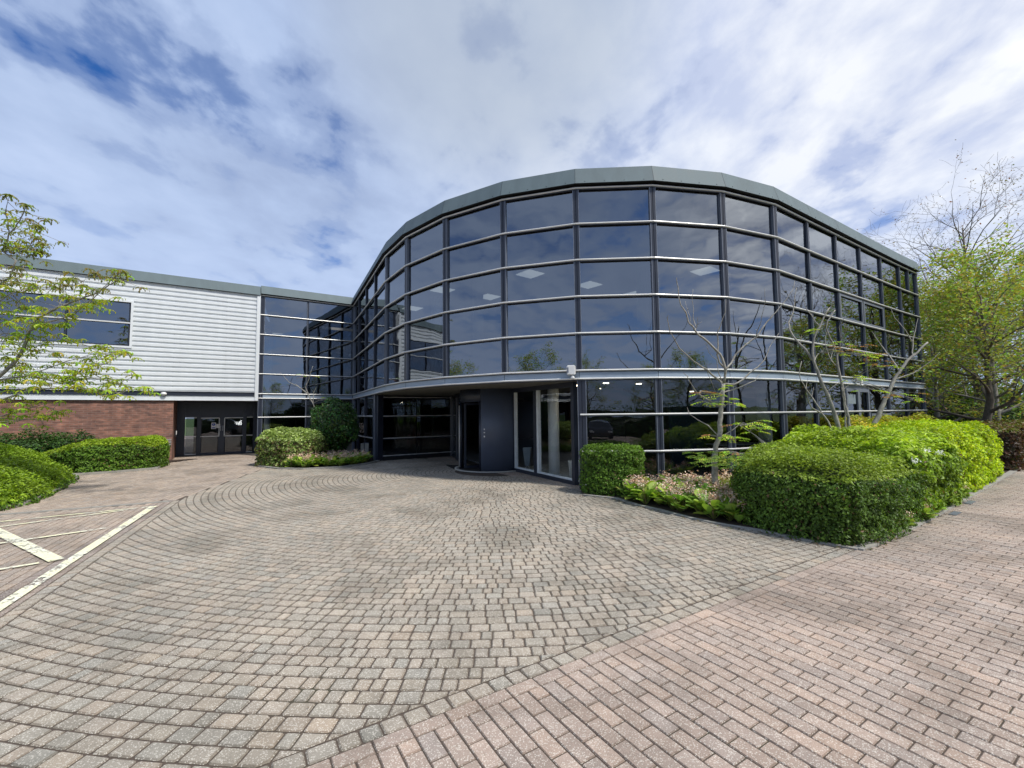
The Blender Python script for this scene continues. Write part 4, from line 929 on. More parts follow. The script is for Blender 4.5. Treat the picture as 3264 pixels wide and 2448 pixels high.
yh = [(7.95, 8.22), (9.9, 9.55), (11.75, 10.95), (12.35, 11.7), (12.4, 12.9), (11.6, 13.3), (9.6, 12.0), (8.3, 10.6), (7.8, 9.2)]
hedge('yellow_hedge', 'bright yellow green hedge at the right end of the planting bed', 'hedge', yh, lambda x, y: 1.17, .052, 2200, YG, 24, .20, rough=.07, wobble=.09)
hedge('shrub', 'low orange tipped shrub against the glass behind the yellow green hedge', 'shrub', [(8.4, 10.7), (9.6, 12.1), (11.7, 13.4), (12.9, 13.5), (13.4, 14.5), (12.0, 14.2), (9.6, 12.6), (8.2, 11.6)], lambda x, y: 1.28, .06, 1200, [(.30, .34, .03), (.36, .28, .05), (.24, .30, .02)], 25, .2, rough=.1, wobble=.1)
hedge('brown_hedge', 'clipped dark reddish brown hedge at the far right beyond the yellow hedge', 'hedge', [(12.75, 12.1), (13.3, 11.85), (20.5, 17.2), (20.1, 18.0), (13.2, 13.3)], 1.12, .07, 800, [(.09, .042, .026), (.06, .035, .022), (.05, .05, .02)], 26, .12, rough=.05, top_cols=[(.14, .09, .04), (.12, .15, .03)], wobble=.06)
hedge('background_hedge', 'long green hedge bank under the trees right of the building', 'hedge', [(17.5, 20.5), (22, 24), (30, 25), (40, 36), (34, 44), (22, 32), (17, 25)], lambda x, y: 2.0 + .35 * math.sin(x * .9) + .3 * math.sin(y * 1.3), .15, 120, [(.07, .14, .02), (.10, .19, .025), (.05, .10, .02)], 27, .5, rough=.3, wobble=.25)
# white flower heads and yellow spray in the shrubs
for (x, y, z, lb) in ((6.05, 6.8, .90, 'white flower head nearest the dark shrub'), (6.45, 7.05, 1.03, 'white flower head highest in the green shrub'), (7.1, 7.5, .95, 'white flower head close to the yellow hedge')):
    mb = MB(); rn = random.Random(int(x * 100))
    for _ in range(40): q = Vector((x + rn.gauss(0, .028), y - .05 + rn.gauss(0, .03), z + rn.gauss(0, .022))); mb.leaf(q, (rn.gauss(0, .5), -.6, 1), .02, .018, (.75, .76, .70), rn)
    tag(mb.build('flower_head', 'petal'), lb, 'flower', 'white flower heads on the shrub')
mb = MB(); rn = random.Random(5)
for _ in range(260): q = Vector((7.3 + rn.gauss(0, .14), 9.2 + rn.gauss(0, .12), 1.2 + abs(rn.gauss(0, .09)))); mb.leaf(q, (rn.gauss(0, .5), -.4, 1), .05, .035, (.75, .60, .03), rn)
tag(mb.build('yellow_shrub', 'leaf'), 'small bright yellow leaved sprig in front of the leaning trunks', 'shrub')
# left hedges
l1 = [(-12.85, 13.2), (-12.2, 13.65), (-11.6, 14.5), (-11.9, 15.4), (-12.7, 16.1), (-14.2, 15.6), (-15.6, 14.6), (-14.6, 13.4)]
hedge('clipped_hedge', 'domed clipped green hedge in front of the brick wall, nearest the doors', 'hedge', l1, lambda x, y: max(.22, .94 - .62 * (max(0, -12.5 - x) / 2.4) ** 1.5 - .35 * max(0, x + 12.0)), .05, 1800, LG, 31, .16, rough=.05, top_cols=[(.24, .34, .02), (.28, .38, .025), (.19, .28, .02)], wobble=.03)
l2 = [(-9.3, 8.15), (-9.5, 8.8), (-10.1, 9.75), (-10.9, 10.85), (-12.0, 12.3), (-12.7, 12.5), (-13.2, 11.2), (-12.6, 9.6), (-12.6, 7.4), (-10.3, 7.2)]
hedge('clipped_hedge', 'low spreading green hedge in the lower left foreground beside the painted lines', 'hedge', l2, lambda x, y: .30 + .30 * min(1, distpoly((x, y), l2) / .9) + .08 * math.sin(x * 1.7 + y), .05, 2000, LG, 32, .22, rough=.06, top_cols=[(.24, .35, .02), (.19, .29, .02), (.14, .23, .02)], wobble=.08)
l3 = [(-12.9, 10.6), (-12.5, 11.5), (-12.9, 12.6), (-13.6, 13.1), (-15.3, 12.9), (-16.2, 11.6), (-15.0, 10.2)]
hedge('clipped_hedge', 'rounded green hedge at the left edge behind the low spreading hedge', 'hedge', l3, lambda x, y: .55 + .42 * min(1, distpoly((x, y), l3) / 1.1), .05, 1500, LG, 33, .25, rough=.06, top_cols=[(.22, .33, .02), (.17, .27, .02)], wobble=.06)
hedge('shrub', 'dark green shrub against the brick wall at the far left', 'shrub', [(-16.0, 13.6), (-14.9, 14.3), (-15.5, 15.0), (-17.5, 14.1), (-17.2, 13.2)], 1.02, .06, 900, DG, 34, .3, rough=.12, wobble=.15)
hedge('shrub', 'small dark shrub by the brick wall between the domed and the far left hedges', 'shrub', [(-14.6, 14.2), (-13.9, 14.9), (-14.6, 15.5), (-15.6, 14.9)], 1.0, .06, 900, DG, 35, .3, rough=.12, wobble=.15)
# middle bed
m1 = [(-8.55, 15.1), (-8.1, 14.75), (-7.35, 14.5), (-6.85, 14.75), (-6.65, 15.6), (-6.9, 16.4), (-8.1, 16.5), (-8.75, 15.8)]
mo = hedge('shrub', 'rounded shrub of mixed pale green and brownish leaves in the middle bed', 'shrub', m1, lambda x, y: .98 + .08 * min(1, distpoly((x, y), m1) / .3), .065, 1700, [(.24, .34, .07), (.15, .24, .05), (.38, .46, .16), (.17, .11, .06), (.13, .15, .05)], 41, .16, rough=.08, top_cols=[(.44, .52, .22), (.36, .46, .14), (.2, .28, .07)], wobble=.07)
def ballbush(name, label, c, rx, ry, rz, leaf, cnt, cols, seed, stems=0):
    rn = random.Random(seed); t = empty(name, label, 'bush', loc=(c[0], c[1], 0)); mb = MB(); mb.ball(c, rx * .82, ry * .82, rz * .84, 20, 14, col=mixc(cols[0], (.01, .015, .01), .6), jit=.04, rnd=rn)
    for _ in range(cnt):
        d = Vector((rn.gauss(0, 1), rn.gauss(0, 1), rn.gauss(0, 1))).normalized(); lump = 1 + .10 * math.sin(d.x * 7 + d.z * 5 + seed) + .05 * math.sin(d.y * 9 - d.z * 8); k = lump * rn.uniform(.88, 1.06)
        p = Vector((c[0] + d.x * rx * k, c[1] + d.y * ry * k, c[2] + d.z * rz * k)); cc = rn.choice(cols); cc = tuple(x * rn.uniform(.6, 1.35) for x in cc)
        l = leaf * rn.uniform(.7, 1.3); mb.leaf(p, d + Vector((rn.gauss(0, .5), rn.gauss(0, .5), rn.gauss(0, .5))), l, l * .55, cc, rn)
    mb.build('crown', 'glossy_leaf', t); mb = MB()
    for k in range(4): mb.tube([(c[0] + rn.uniform(-.1, .1), c[1], 0), (c[0] + rn.uniform(-.3, .3), c[1] + rn.uniform(-.2, .2), c[2] - rz * .5)], [.035, .025], 6, col=(1, 1, 1))
    mb.build('trunk', 'bark_brown', t, True)
ballbush('holly_bush', 'tall dark green egg shaped bush in the middle bed before the glass corner', (-6.62, 16.6, 1.33), .84, .78, .93, .10, 5200, [(.05, .115, .025), (.07, .15, .035), (.04, .09, .022), (.10, .2, .045)], 42)
# grey box bollards behind the middle bed
for (x, y, w_, h_, lb) in ((-6.27, 17.15, .20, .62, 'pale grey box bollard, the widest, behind the middle bed'), (-5.72, 17.0, .11, .60, 'thin grey box bollard left of the entrance corner post'), (-5.50, 16.85, .13, .62, 'grey box bollard nearest the entrance corner post')):
    t = empty('box_bollard', lb, 'bollard', 'grey box bollards behind the middle bed', (x, y, 0)); mb = MB(); mb.cbox((x, y, .02), w_, w_, h_ - .03, R(20)); mb.build('post', 'kerb_concrete', t); mb = MB(); mb.cbox((x, y, h_ - .01), w_ + .01, w_ + .01, .015, R(20)); mb.build('cap', 'grey_frame', t)

# bergenia: rosettes of big rounded leaves with pink flower heads
def bergenia(seed, s=1.0, flowers=True):
    rn = random.Random(seed); mb = MB()
    for k in range(rn.randint(19, 24)):
        a = rn.uniform(0, 6.28); tilt = rn.uniform(.5, 1.5); L = rn.uniform(.12, .19) * s; st = rn.uniform(.04, .12) * s; hh = rn.uniform(.03, .23) * s
        d = Vector((math.cos(a), math.sin(a), 0)); b = d * st + Vector((0, 0, hh)); tip = b + d * L * math.sin(tilt) + Vector((0, 0, L * math.cos(tilt))); u = (tip - b); sd = Vector((-d.y, d.x, 0)); nn = sd.cross(u).normalized()
        if nn.z < 0: nn = -nn
        c = rn.choice(((.30, .46, .06), (.38, .54, .09), (.22, .36, .05), (.44, .58, .13), (.16, .28, .04))); c = tuple(x * rn.uniform(.8, 1.15) for x in c); prev = None
        prof = [(0, .12), (.2, .62), (.45, .95), (.7, .9), (.9, .55), (1, .1)]
        for t_, w_ in prof:
            ww = w_ * L * .42; ctr = b + u * t_ - nn * (.02 * t_ * t_ * s) ; cur = [ctr + sd * ww + nn * ww * .25, ctr, ctr - sd * ww + nn * ww * .25]
            if prev: mb.face([prev[0], prev[1], cur[1], cur[0]], c); mb.face([prev[1], prev[2], cur[2], cur[1]], tuple(x * .93 for x in c))
            prev = cur
        mb.tube([(d * .01).to_tuple(), b.to_tuple()], .0035, 4, col=(.22, .26, .06), caps=False)
    fbs = []
    if flowers:
        for k in range(rn.randint(1, 2)):
            fb = MB(); fbs.append(fb); a = rn.uniform(0, 6.28); top = Vector((math.cos(a) * .07, math.sin(a) * .07, rn.uniform(.22, .33) * s)); fb.tube([(0, 0, .02), tuple(top)], .004, 4, col=(.36, .22, .12), caps=False)
            for _ in range(80):
                q = top + Vector((rn.gauss(0, .042), rn.gauss(0, .042), rn.gauss(.02, .035))); c = rn.choice(((.80, .52, .42), (.85, .66, .52), (.62, .38, .24), (.82, .74, .56), (.5, .34, .18))); fb.leaf(q, (rn.gauss(0, .6), rn.gauss(0, .6), 1), .03, .024, c, rn)
    return mb, fbs
protos = []
def place_bergenia(x, y, rz, s, vari, label, group):
    key = vari
    while len(protos) <= key:
        k = len(protos); a, b = bergenia(100 + k, 1.0, True); t = empty('bergenia_plant', label, 'plant', group); la = a.build('leaf_rosette', 'leaf', t, True); fl = [q.build('flower_stalk', 'petal', t) for q in b]; protos.append([t, [la] + fl, 0, False])
    P_ = protos[key]
    if not P_[3]: r = P_[0]; P_[3] = True
    else:
        r = P_[0].copy(); C.objects.link(r)
        for ch in P_[1]: c = ch.copy(); C.objects.link(c); c.parent = r
    r.location = (x, y, .02); r.rotation_euler = (0, 0, rz); r.scale = (s, s, s); r['label'] = label; r['group'] = group
rn = random.Random(9)
regR = [(2.15, 8.65), (2.35, 8.15), (2.62, 7.68), (2.90, 7.15), (3.22, 6.72), (3.5, 6.6), (3.7, 7.3), (4.4, 8.3), (4.8, 9.3), (3.3, 9.3), (2.75, 9.1)]
regM = [(-7.2, 14.35), (-6.5, 14.1), (-5.6, 14.5), (-5.1, 15.35), (-5.0, 16.1), (-5.6, 16.5), (-6.3, 15.9), (-6.7, 15.0)]
regS = [(5.45, 6.2), (6.9, 7.2), (8.6, 8.45), (8.5, 8.62), (6.8, 7.4), (5.4, 6.35)]
for reg, cnt, sp_, lab, grp in ((regR, 78, .135, 'broad round leaved plant with dusty pink flowers in the pale tree bed', 'round leaved plants in the front bed'), (regM, 46, .17, 'broad leaved plant with pinkish flower tips edging the middle bed', 'round leaved plants in the middle bed'), (regS, 9, .26, 'small broad leaved plant at the foot of the right hand shrubs', 'plants along the right kerb')):
    pts = []; g = 0
    while len(pts) < cnt and g < 4000:
        g += 1; x = rn.uniform(min(p[0] for p in reg), max(p[0] for p in reg)); y = rn.uniform(min(p[1] for p in reg), max(p[1] for p in reg))
        if inside((x, y), reg) and all((x - a) ** 2 + (y - b) ** 2 > sp_ ** 2 for a, b in pts): pts.append((x, y))
    for x, y in pts: place_bergenia(x, y, rn.uniform(0, 6.28), rn.uniform(.85, 1.25) if reg is not regS else rn.uniform(.5, .75), rn.randrange(5), lab, grp)

# ================================================================== trees from measured skeletons
T1=[(0.085,[(3.72,8.3,-0.07),(3.73,8.3,0.3),(3.73,8.3,0.72),(3.78,8.3,1.04),(3.84,8.3,1.19),(3.86,8.3,1.45),(3.89,8.3,1.76),(3.93,8.3,2.02),(3.96,8.3,2.19)]),(0.045,[(3.96,8.3,2.19),(3.97,8.26,2.31),(3.98,8.23,2.45),(3.9,8.19,2.66),(3.78,8.15,2.79),(3.62,8.12,2.95),(3.44,8.08,3.07),(3.36,8.05,3.15),(3.24,8.01,3.29),(3.18,7.97,3.47),(3.07,7.94,3.6),(3.03,7.9,3.73),(3.0,7.87,4.0),(2.97,7.83,4.07)]),(0.018,[(3.36,8.05,3.15),(3.49,8.32,3.27),(3.45,8.33,3.43),(3.47,8.35,3.62),(3.46,8.36,3.85),(3.49,8.38,4.01)]),(0.028,[(3.98,8.23,2.45),(3.88,8.27,2.58),(3.83,8.23,2.72),(3.84,8.2,2.94),(3.82,8.17,3.12),(3.88,8.13,3.3),(3.95,8.1,3.49),(3.96,8.07,3.73)]),(0.035,[(3.98,8.23,2.45),(4.13,8.32,2.58),(4.22,8.34,2.73),(4.39,8.36,2.89),(4.66,8.38,3.08),(4.79,8.39,3.23),(4.89,8.41,3.37),(5.09,8.43,3.57),(5.27,8.45,3.75),(5.49,8.47,4.06),(5.52,8.49,4.19)]),(0.035,[(3.96,8.3,2.19),(4.18,8.33,2.17),(4.34,8.36,2.26),(4.5,8.38,2.39),(4.68,8.41,2.5),(4.82,8.44,2.64),(4.9,8.47,2.78),(5.03,8.5,2.98),(5.18,8.53,3.17)]),(0.035,[(3.96,8.3,2.19),(3.79,8.21,2.29),(3.59,8.13,2.43),(3.39,8.04,2.53),(3.19,7.95,2.65),(3.0,7.87,2.8),(2.87,7.78,2.94),(2.77,7.69,3.07),(2.7,7.61,3.3),(2.69,7.52,3.32)]),(0.028,[(3.89,8.3,1.76),(3.48,8.12,1.94),(3.3,7.95,2.02),(3.16,7.77,2.12),(3.01,7.6,2.27),(2.87,7.42,2.33)]),(0.025,[(3.93,8.3,2.02),(4.31,8.45,2.11),(4.58,8.6,2.21),(4.8,8.76,2.27),(4.98,8.91,2.41)]),(0.015,[(3.96,8.3,2.19),(3.84,8.23,2.38),(3.78,8.16,2.63),(3.69,8.08,2.65),(3.58,8.01,2.74),(3.51,7.94,2.86),(3.45,7.87,2.89)]),(0.015,[(4.66,8.38,3.08),(4.59,8.22,3.17),(4.62,8.14,3.29),(4.59,8.06,3.39),(4.58,7.98,3.46),(4.58,7.9,3.63),(4.54,7.82,3.86)]),(0.022,[(3.84,8.3,1.19),(3.73,8.52,1.41),(3.64,8.75,1.51),(3.57,8.97,1.62),(3.61,9.19,1.76)]),(0.02,[(3.84,8.3,1.19),(4.05,8.27,1.31),(4.19,8.25,1.42)]),(0.02,[(3.89,8.3,1.76),(3.83,8.6,1.81),(3.79,8.91,1.9)]),(0.012,[(3.36,8.05,3.15),(3.38,8.28,3.33),(3.37,8.26,3.44)]),(0.012,[(3.37,8.26,3.44),(3.37,8.43,3.69),(3.4,8.55,3.82)]),(0.012,[(3.49,8.32,3.27),(3.39,7.99,3.27),(3.25,7.67,3.31)]),(0.012,[(3.59,8.13,2.43),(3.7,8.36,2.39),(3.78,8.42,2.25),(3.86,8.48,2.11),(3.93,8.54,1.97)])]
TA=[(0.1,[(7.25,9.9,0.86),(7.24,9.9,1.23),(7.18,9.9,1.51),(7.04,9.9,1.99),(6.91,9.9,2.27),(6.83,9.9,2.54),(6.76,9.9,2.77),(6.75,9.9,3.04),(6.77,9.9,3.2),(6.85,9.9,3.39),(6.94,9.9,3.56),(7.05,9.9,3.79),(7.19,9.9,3.98)]),(0.05,[(6.76,9.9,2.77),(6.66,9.98,3.04),(6.59,10.07,3.17),(6.49,10.15,3.36),(6.46,10.23,3.55),(6.51,10.31,3.73),(6.64,10.4,3.91),(6.77,10.48,4.23),(6.9,10.56,4.63)]),(0.025,[(6.94,9.9,3.56),(6.85,9.91,3.66),(6.78,9.92,3.82),(6.69,9.93,3.94),(6.62,9.93,4.18),(6.63,9.94,4.33)]),(0.025,[(6.76,9.9,2.77),(7.0,10.12,2.93),(7.29,10.33,3.06)]),(0.015,[(6.59,10.07,3.17),(6.73,10.21,3.4)])]
TD=[(0.05,[(7.11,9.7,0.87),(6.97,9.7,1.19),(6.87,9.7,1.43),(6.73,9.7,1.61),(6.63,9.7,1.8),(6.54,9.7,1.97),(6.42,9.7,2.15),(6.32,9.7,2.34),(6.28,9.7,2.47),(6.31,9.7,2.58),(6.36,9.7,2.75)]),(0.03,[(6.73,9.7,1.61),(6.38,9.5,1.74),(6.19,9.31,1.89),(6.03,9.11,2.04),(5.92,8.91,2.1)]),(0.015,[(6.42,9.7,2.15),(6.79,10.16,2.43)]),(0.012,[(6.54,9.7,1.97),(6.7,9.86,2.18)])]
TB=[(0.085,[(7.84,10.4,0.81),(7.85,10.4,1.25),(7.82,10.4,1.5),(7.78,10.4,1.8),(7.74,10.4,2.14),(7.72,10.4,2.4),(7.66,10.4,2.66),(7.66,10.4,3.0),(7.6,10.4,3.15),(7.48,10.4,3.47),(7.45,10.4,3.61),(7.48,10.4,3.78),(7.68,10.4,4.04)]),(0.035,[(7.66,10.4,3.0),(7.67,10.33,3.05),(7.67,10.26,3.32),(7.59,10.19,3.59),(7.63,10.11,3.73),(7.66,10.04,3.86)]),(0.02,[(7.67,10.26,3.32),(7.59,9.98,3.47),(7.26,9.56,3.58)]),(0.025,[(7.66,10.4,2.66),(7.62,10.56,2.88),(7.66,10.73,3.15),(7.75,10.89,3.43),(7.92,11.06,3.63)]),(0.05,[(7.84,10.4,0.81),(7.75,10.39,1.25),(7.75,10.38,1.5),(7.72,10.36,1.8),(7.69,10.35,2.2)]),(0.015,[(7.74,10.4,2.14),(8.06,10.6,2.27),(8.3,10.79,2.42)]),(0.015,[(7.62,10.56,2.88),(8.08,11.08,3.2)])]
TC=[(0.115,[(8.81,11.2,0.74),(9.01,11.2,1.19),(9.2,11.2,1.52),(9.35,11.2,1.84),(9.52,11.2,2.16),(9.66,11.2,2.42),(9.81,11.2,2.63),(10.0,11.2,2.89),(10.18,11.2,3.02),(10.37,11.2,3.19),(10.57,11.2,3.36)]),(0.035,[(10.18,11.2,3.02),(10.26,11.3,3.12),(10.36,11.39,3.4),(10.54,11.49,3.72),(10.73,11.59,4.06)]),(0.04,[(9.81,11.2,2.63),(9.86,11.35,2.78),(9.89,11.5,2.95),(9.9,11.65,3.15),(9.85,11.81,3.45),(9.79,11.96,3.8)]),(0.035,[(9.66,11.2,2.42),(10.11,11.15,2.58),(10.29,11.11,2.71),(10.47,11.06,2.85),(10.67,11.01,3.08)]),(0.025,[(10.36,11.39,3.4),(10.17,11.38,3.73),(10.09,11.56,4.08),(10.17,11.74,4.35)])]
TS=[(0.05,[(-7.35,17.4,0.33),(-7.53,17.4,1.36),(-7.61,17.4,1.67),(-7.8,17.4,2.16),(-8.01,17.4,2.53),(-8.1,17.4,2.79),(-7.95,17.4,3.2),(-7.83,17.4,3.62)]),(0.03,[(-8.01,17.4,2.53),(-8.37,17.38,2.82),(-8.75,17.35,3.0),(-8.93,17.32,3.23),(-9.07,17.3,3.39)]),(0.02,[(-7.8,17.4,2.16),(-7.96,17.79,2.57),(-8.03,18.18,2.83)]),(0.02,[(-8.37,17.38,2.82),(-8.85,18.08,3.0)])]
TL=[(0.14,[(-11.86,9.8,0.45),(-11.85,9.8,1.77),(-11.53,9.8,2.46),(-11.05,9.8,2.9),(-10.84,9.8,3.23),(-10.76,9.8,3.61),(-10.58,9.8,3.91),(-10.15,9.8,4.15),(-9.75,9.8,4.3),(-9.35,9.8,4.45),(-8.83,9.8,4.75)]),(0.05,[(-10.76,9.8,3.61),(-10.25,9.65,3.77),(-9.51,9.51,3.9),(-9.0,9.37,4.19),(-8.55,9.22,4.47),(-8.09,9.07,4.71)]),(0.09,[(-11.85,9.8,1.77),(-11.69,9.73,3.1),(-11.47,9.65,4.09),(-11.22,9.58,4.61),(-10.94,9.51,4.75),(-10.72,9.44,5.1),(-10.94,9.36,5.27),(-10.75,9.29,5.64),(-10.52,9.22,5.81),(-10.24,9.14,6.17)]),(0.03,[(-11.34,9.8,5.86),(-11.15,9.54,6.23),(-10.79,9.29,6.48)]),(0.02,[(-11.34,9.8,5.86),(-11.52,10.22,6.25),(-11.78,10.64,6.54)]),(0.025,[(-11.45,9.8,5.44),(-11.09,9.76,5.7),(-10.71,9.72,5.79),(-10.51,9.69,5.94)]),(0.02,[(-10.94,9.36,5.27),(-10.93,9.88,5.57),(-10.99,9.95,5.78),(-10.9,10.03,5.84)]),(0.02,[(-10.94,9.36,5.27),(-10.64,9.62,5.43),(-10.19,9.44,5.45)]),(0.02,[(-10.94,9.36,5.27),(-10.77,9.81,5.3),(-10.54,9.81,5.4)]),(0.05,[(-11.53,9.8,2.46),(-11.29,9.77,2.54),(-10.59,9.73,2.63),(-9.88,9.7,2.44),(-9.34,9.66,2.76),(-8.85,9.63,2.85),(-8.43,9.6,3.08)]),(0.045,[(-11.64,9.8,2.1),(-11.25,9.76,2.09),(-10.55,9.71,2.31),(-9.68,9.67,2.35),(-8.98,9.62,2.29),(-8.51,9.58,2.22),(-7.82,9.53,2.31)]),(0.04,[(-11.85,9.8,1.77),(-11.32,9.84,1.73),(-10.87,9.88,1.86),(-10.48,9.91,1.99),(-10.11,9.95,1.81)]),(0.03,[(-11.61,9.8,1.63),(-11.32,9.84,1.69),(-10.86,9.88,1.66),(-10.43,9.91,1.64),(-10.47,9.95,1.72)]),(0.03,[(-11.05,9.8,2.9),(-11.33,10.04,2.93),(-11.44,10.29,2.6),(-11.96,10.53,2.59)]),(0.03,[(-9.88,9.7,2.44),(-9.43,9.91,2.58),(-8.91,10.02,2.45),(-8.6,10.13,2.63)]),(0.03,[(-10.59,9.73,2.63),(-10.21,10.06,2.95),(-9.84,10.31,3.15),(-9.29,10.57,3.26)]),(0.03,[(-10.58,9.8,3.91),(-10.56,9.96,3.6),(-10.44,10.12,3.52),(-10.11,10.28,3.4),(-9.61,10.44,3.31)]),(0.03,[(-10.84,9.8,3.23),(-10.9,10.24,3.19),(-11.0,10.68,3.25)]),(0.02,[(-10.15,9.8,4.15),(-10.19,9.95,4.43),(-10.37,10.11,4.86)]),(0.03,[(-11.47,9.65,4.09),(-11.12,9.68,4.43),(-10.59,9.56,4.53),(-9.96,9.44,4.45),(-9.29,9.31,4.51),(-8.73,9.19,4.7)]),(0.03,[(-11.62,9.8,3.79),(-11.6,10.12,4.13),(-11.62,10.45,4.32)]),(0.03,[(-11.53,9.8,2.46),(-11.76,10.08,3.15),(-11.84,10.36,3.79),(-11.88,10.64,4.11)]),(0.03,[(-11.62,10.45,4.32),(-11.69,9.98,4.84),(-11.59,10.16,4.86),(-11.59,10.35,5.13),(-11.78,10.53,5.49)]),(0.03,[(-11.59,9.8,3.44),(-11.4,9.86,3.59),(-11.13,9.92,3.6)]),(0.02,[(-9.34,9.66,2.76),(-9.37,9.99,2.62),(-9.13,10.19,2.46)])]

def skel_tree(name, label, sk, seed, tips=True, bark='bark_pale', tk=1.0, lk=1.0, top=.55):
    rn = random.Random(seed); b0 = sk[0][1][0]; t = empty(name, label, 'tree', loc=(b0[0], b0[1], 0))
    tr = MB(); br = MB()
    for k, (r, pts) in enumerate(sk):
        n = len(pts); P_ = []
        for i in range(n - 1):   # knobbly limbs: subdivide and nudge
            a, b = Vector(pts[i]), Vector(pts[i + 1]); m = max(1, int((b - a).length / .09))
            for j in range(m): q = a + (b - a) * j / m; P_.append(q + (Vector((rn.gauss(0, 1), rn.gauss(0, 1), rn.gauss(0, .4))) * min(.007, r * .16) if (i or j) else Vector((0, 0, 0))))
        P_.append(Vector(pts[-1])); N = len(P_); re = top if (k == 0) else .22; r *= (tk if k == 0 else lk)
        rad = [max(.0035, r * (1 - (1 - re) * i / (N - 1)) * rn.uniform(.90, 1.12)) for i in range(N)]
        if k == 0: P_[0].z = 0.0; rad[0] *= 1.25
        (tr if k == 0 else br).tube(P_, rad, 8 if r > .04 else 5)
        if tips and k:    # short spurs
            for i in range(2, N - 1, 5):
                if rn.random() < .5: q = P_[i]; br.tube([q, q + Vector((rn.gauss(0, .03), rn.gauss(0, .03), rn.uniform(.02, .06)))], [.006, .003], 4)
    tr.build('trunk', bark, t, True); br.build('limb', bark, t, True); return t
SG = [(.42, .58, .05), (.32, .48, .04), (.50, .62, .08)]; SRd = [(.36, .16, .07), (.42, .24, .10), (.3, .2, .06)]
def fol(t, items, seed):
    rn = random.Random(seed); mb = MB(); L0 = t.location
    vs = [Vector(v.co) + L0 for ch in t.children if ch.name.startswith(('trunk', 'limb')) for v in ch.data.vertices]
    for (x, y, z, r, n, red) in items:
        c0 = Vector((x, y, z)); near = min(vs, key=lambda q: (q - c0).length_squared); mb.tube([near, near.lerp(c0, .5) + Vector((0, 0, .03)), c0], [.009, .007, .004], 5, mi=1)
        for _ in range(n):
            a = rn.uniform(0, 6.28); p = Vector((x + rn.gauss(0, r), y + rn.gauss(0, r * .6), z + rn.gauss(0, r * .22))); b_ = near.lerp(c0, rn.uniform(.4, 1)); mb.tube([b_, p], [.004, .0025], 4, caps=False, mi=1)
            d = (p - b_); d.z = rn.uniform(-.05, .15) * max(.1, d.length); spray(mb, p, d if d.length > .03 else (math.cos(a), math.sin(a) * .7, .1), rn.uniform(.13, .24), rn, SRd if rn.random() < red else SG, .078, 5)
    mb.build('foliage', ['leaf', 'bark_pale'], t)
t1 = skel_tree('bare_tree', 'pale pollarded tree with one straight trunk rising from the flowering bed', T1, 51, tk=.76, lk=.62)
fol(t1, [(3.86, 8.25, 1.98, .13, 9, .15), (3.66, 8.2, 1.85, .09, 7, .05), (4.05, 8.2, 1.80, .07, 4, 0), (3.45, 8.1, 2.05, .08, 4, .9), (3.85, 8.1, 2.12, .06, 3, .4), (4.25, 8.1, 1.44, .15, 10, .12), (4.5, 8.0, 1.35, .12, 7, .05), (3.75, 8.2, 1.22, .17, 10, .15), (4.0, 8.1, 1.18, .12, 5, .1), (4.0, 7.7, .93, .22, 15, .2), (4.45, 7.6, .98, .22, 14, .15), (3.7, 7.6, .88, .15, 7, 0)], 52)
ta = skel_tree('bare_tree', 'bare grey trunk leaning left over the green shrub, with forked top', TA, 53, tk=.50, lk=.55, top=.3); fol(ta, [(7.15, 9.9, 3.12, .16, 6, .1), (7.35, 9.8, 3.0, .12, 4, .8), (7.55, 9.8, 2.92, .17, 6, .1), (7.5, 9.9, 2.37, .2, 7, .05), (6.95, 9.8, 3.48, .14, 4, .1), (7.7, 9.8, 3.1, .15, 4, .9)], 54)
td = skel_tree('bare_tree', 'thin crooked stem at the left of the leaning trunks', TD, 55, tk=.5, lk=.55, top=.3)
tb = skel_tree('bare_tree', 'twin stemmed bare tree standing upright in front of the side door', TB, 56, tk=.48, lk=.5, top=.3); fol(tb, [(8.3, 10.3, 2.95, .2, 8, .5), (8.5, 10.3, 2.78, .16, 6, .6), (8.4, 10.3, 2.15, .14, 5, .1), (8.9, 10.2, 1.98, .2, 7, .1), (9.2, 10.2, 1.9, .15, 5, .1), (8.6, 10.3, 2.7, .12, 4, .6)], 57)
tc2 = skel_tree('bare_tree', 'thick bare trunk leaning right across the far end of the facade', TC, 58, tk=.60, lk=.6, top=.3)
ts = skel_tree('bare_tree', 'small crooked bare tree behind the dark egg shaped bush', TS, 59, tk=.7, lk=.7, top=.3); fol(ts, [(-7.15, 17.2, 2.35, .22, 7, .1), (-6.95, 17.2, 2.05, .2, 6, .1), (-7.9, 17.3, 3.2, .2, 5, .5)], 60)
# left foreground tree: grey limbs with drooping fans of young leaves
tl = skel_tree('young_leaf_tree', 'young tree reaching in from the left edge with drooping fresh green leaf fans', TL, 61, tips=False, tk=.45, lk=.42, top=.15)
rn = random.Random(62); mb = MB(); CG_ = [(.46, .56, .05), (.36, .48, .04), (.52, .60, .07), (.24, .34, .03)]; CB_ = [(.26, .26, .08), (.20, .22, .06), (.32, .33, .09)]
def fan(mb, p, rn, cols, s=1.0):
    """five to seven long leaflets hanging from one point"""
    n = rn.randint(6, 8); a0 = rn.uniform(0, 6.28)
    for k in range(n):
        a = a0 + k * 6.28 / n; u = Vector((math.cos(a), math.sin(a), rn.uniform(-.55, -.05))).normalized(); l = rn.uniform(.10, .17) * s; c = tuple(x * rn.uniform(.75, 1.25) for x in rn.choice(cols))
        mb.leaf(p + u * l * .45, Vector((u.x * .5, u.y * .5, 1)), l, l * .38, c, rn, t=u)
        tip = p + u * l * .95; mb.leaf(tip + Vector((0, 0, -.02)), Vector((u.x, u.y, .2)), l * .5, l * .3, tuple(x * .85 for x in c), rn, t=u + Vector((0, 0, -1.3)))
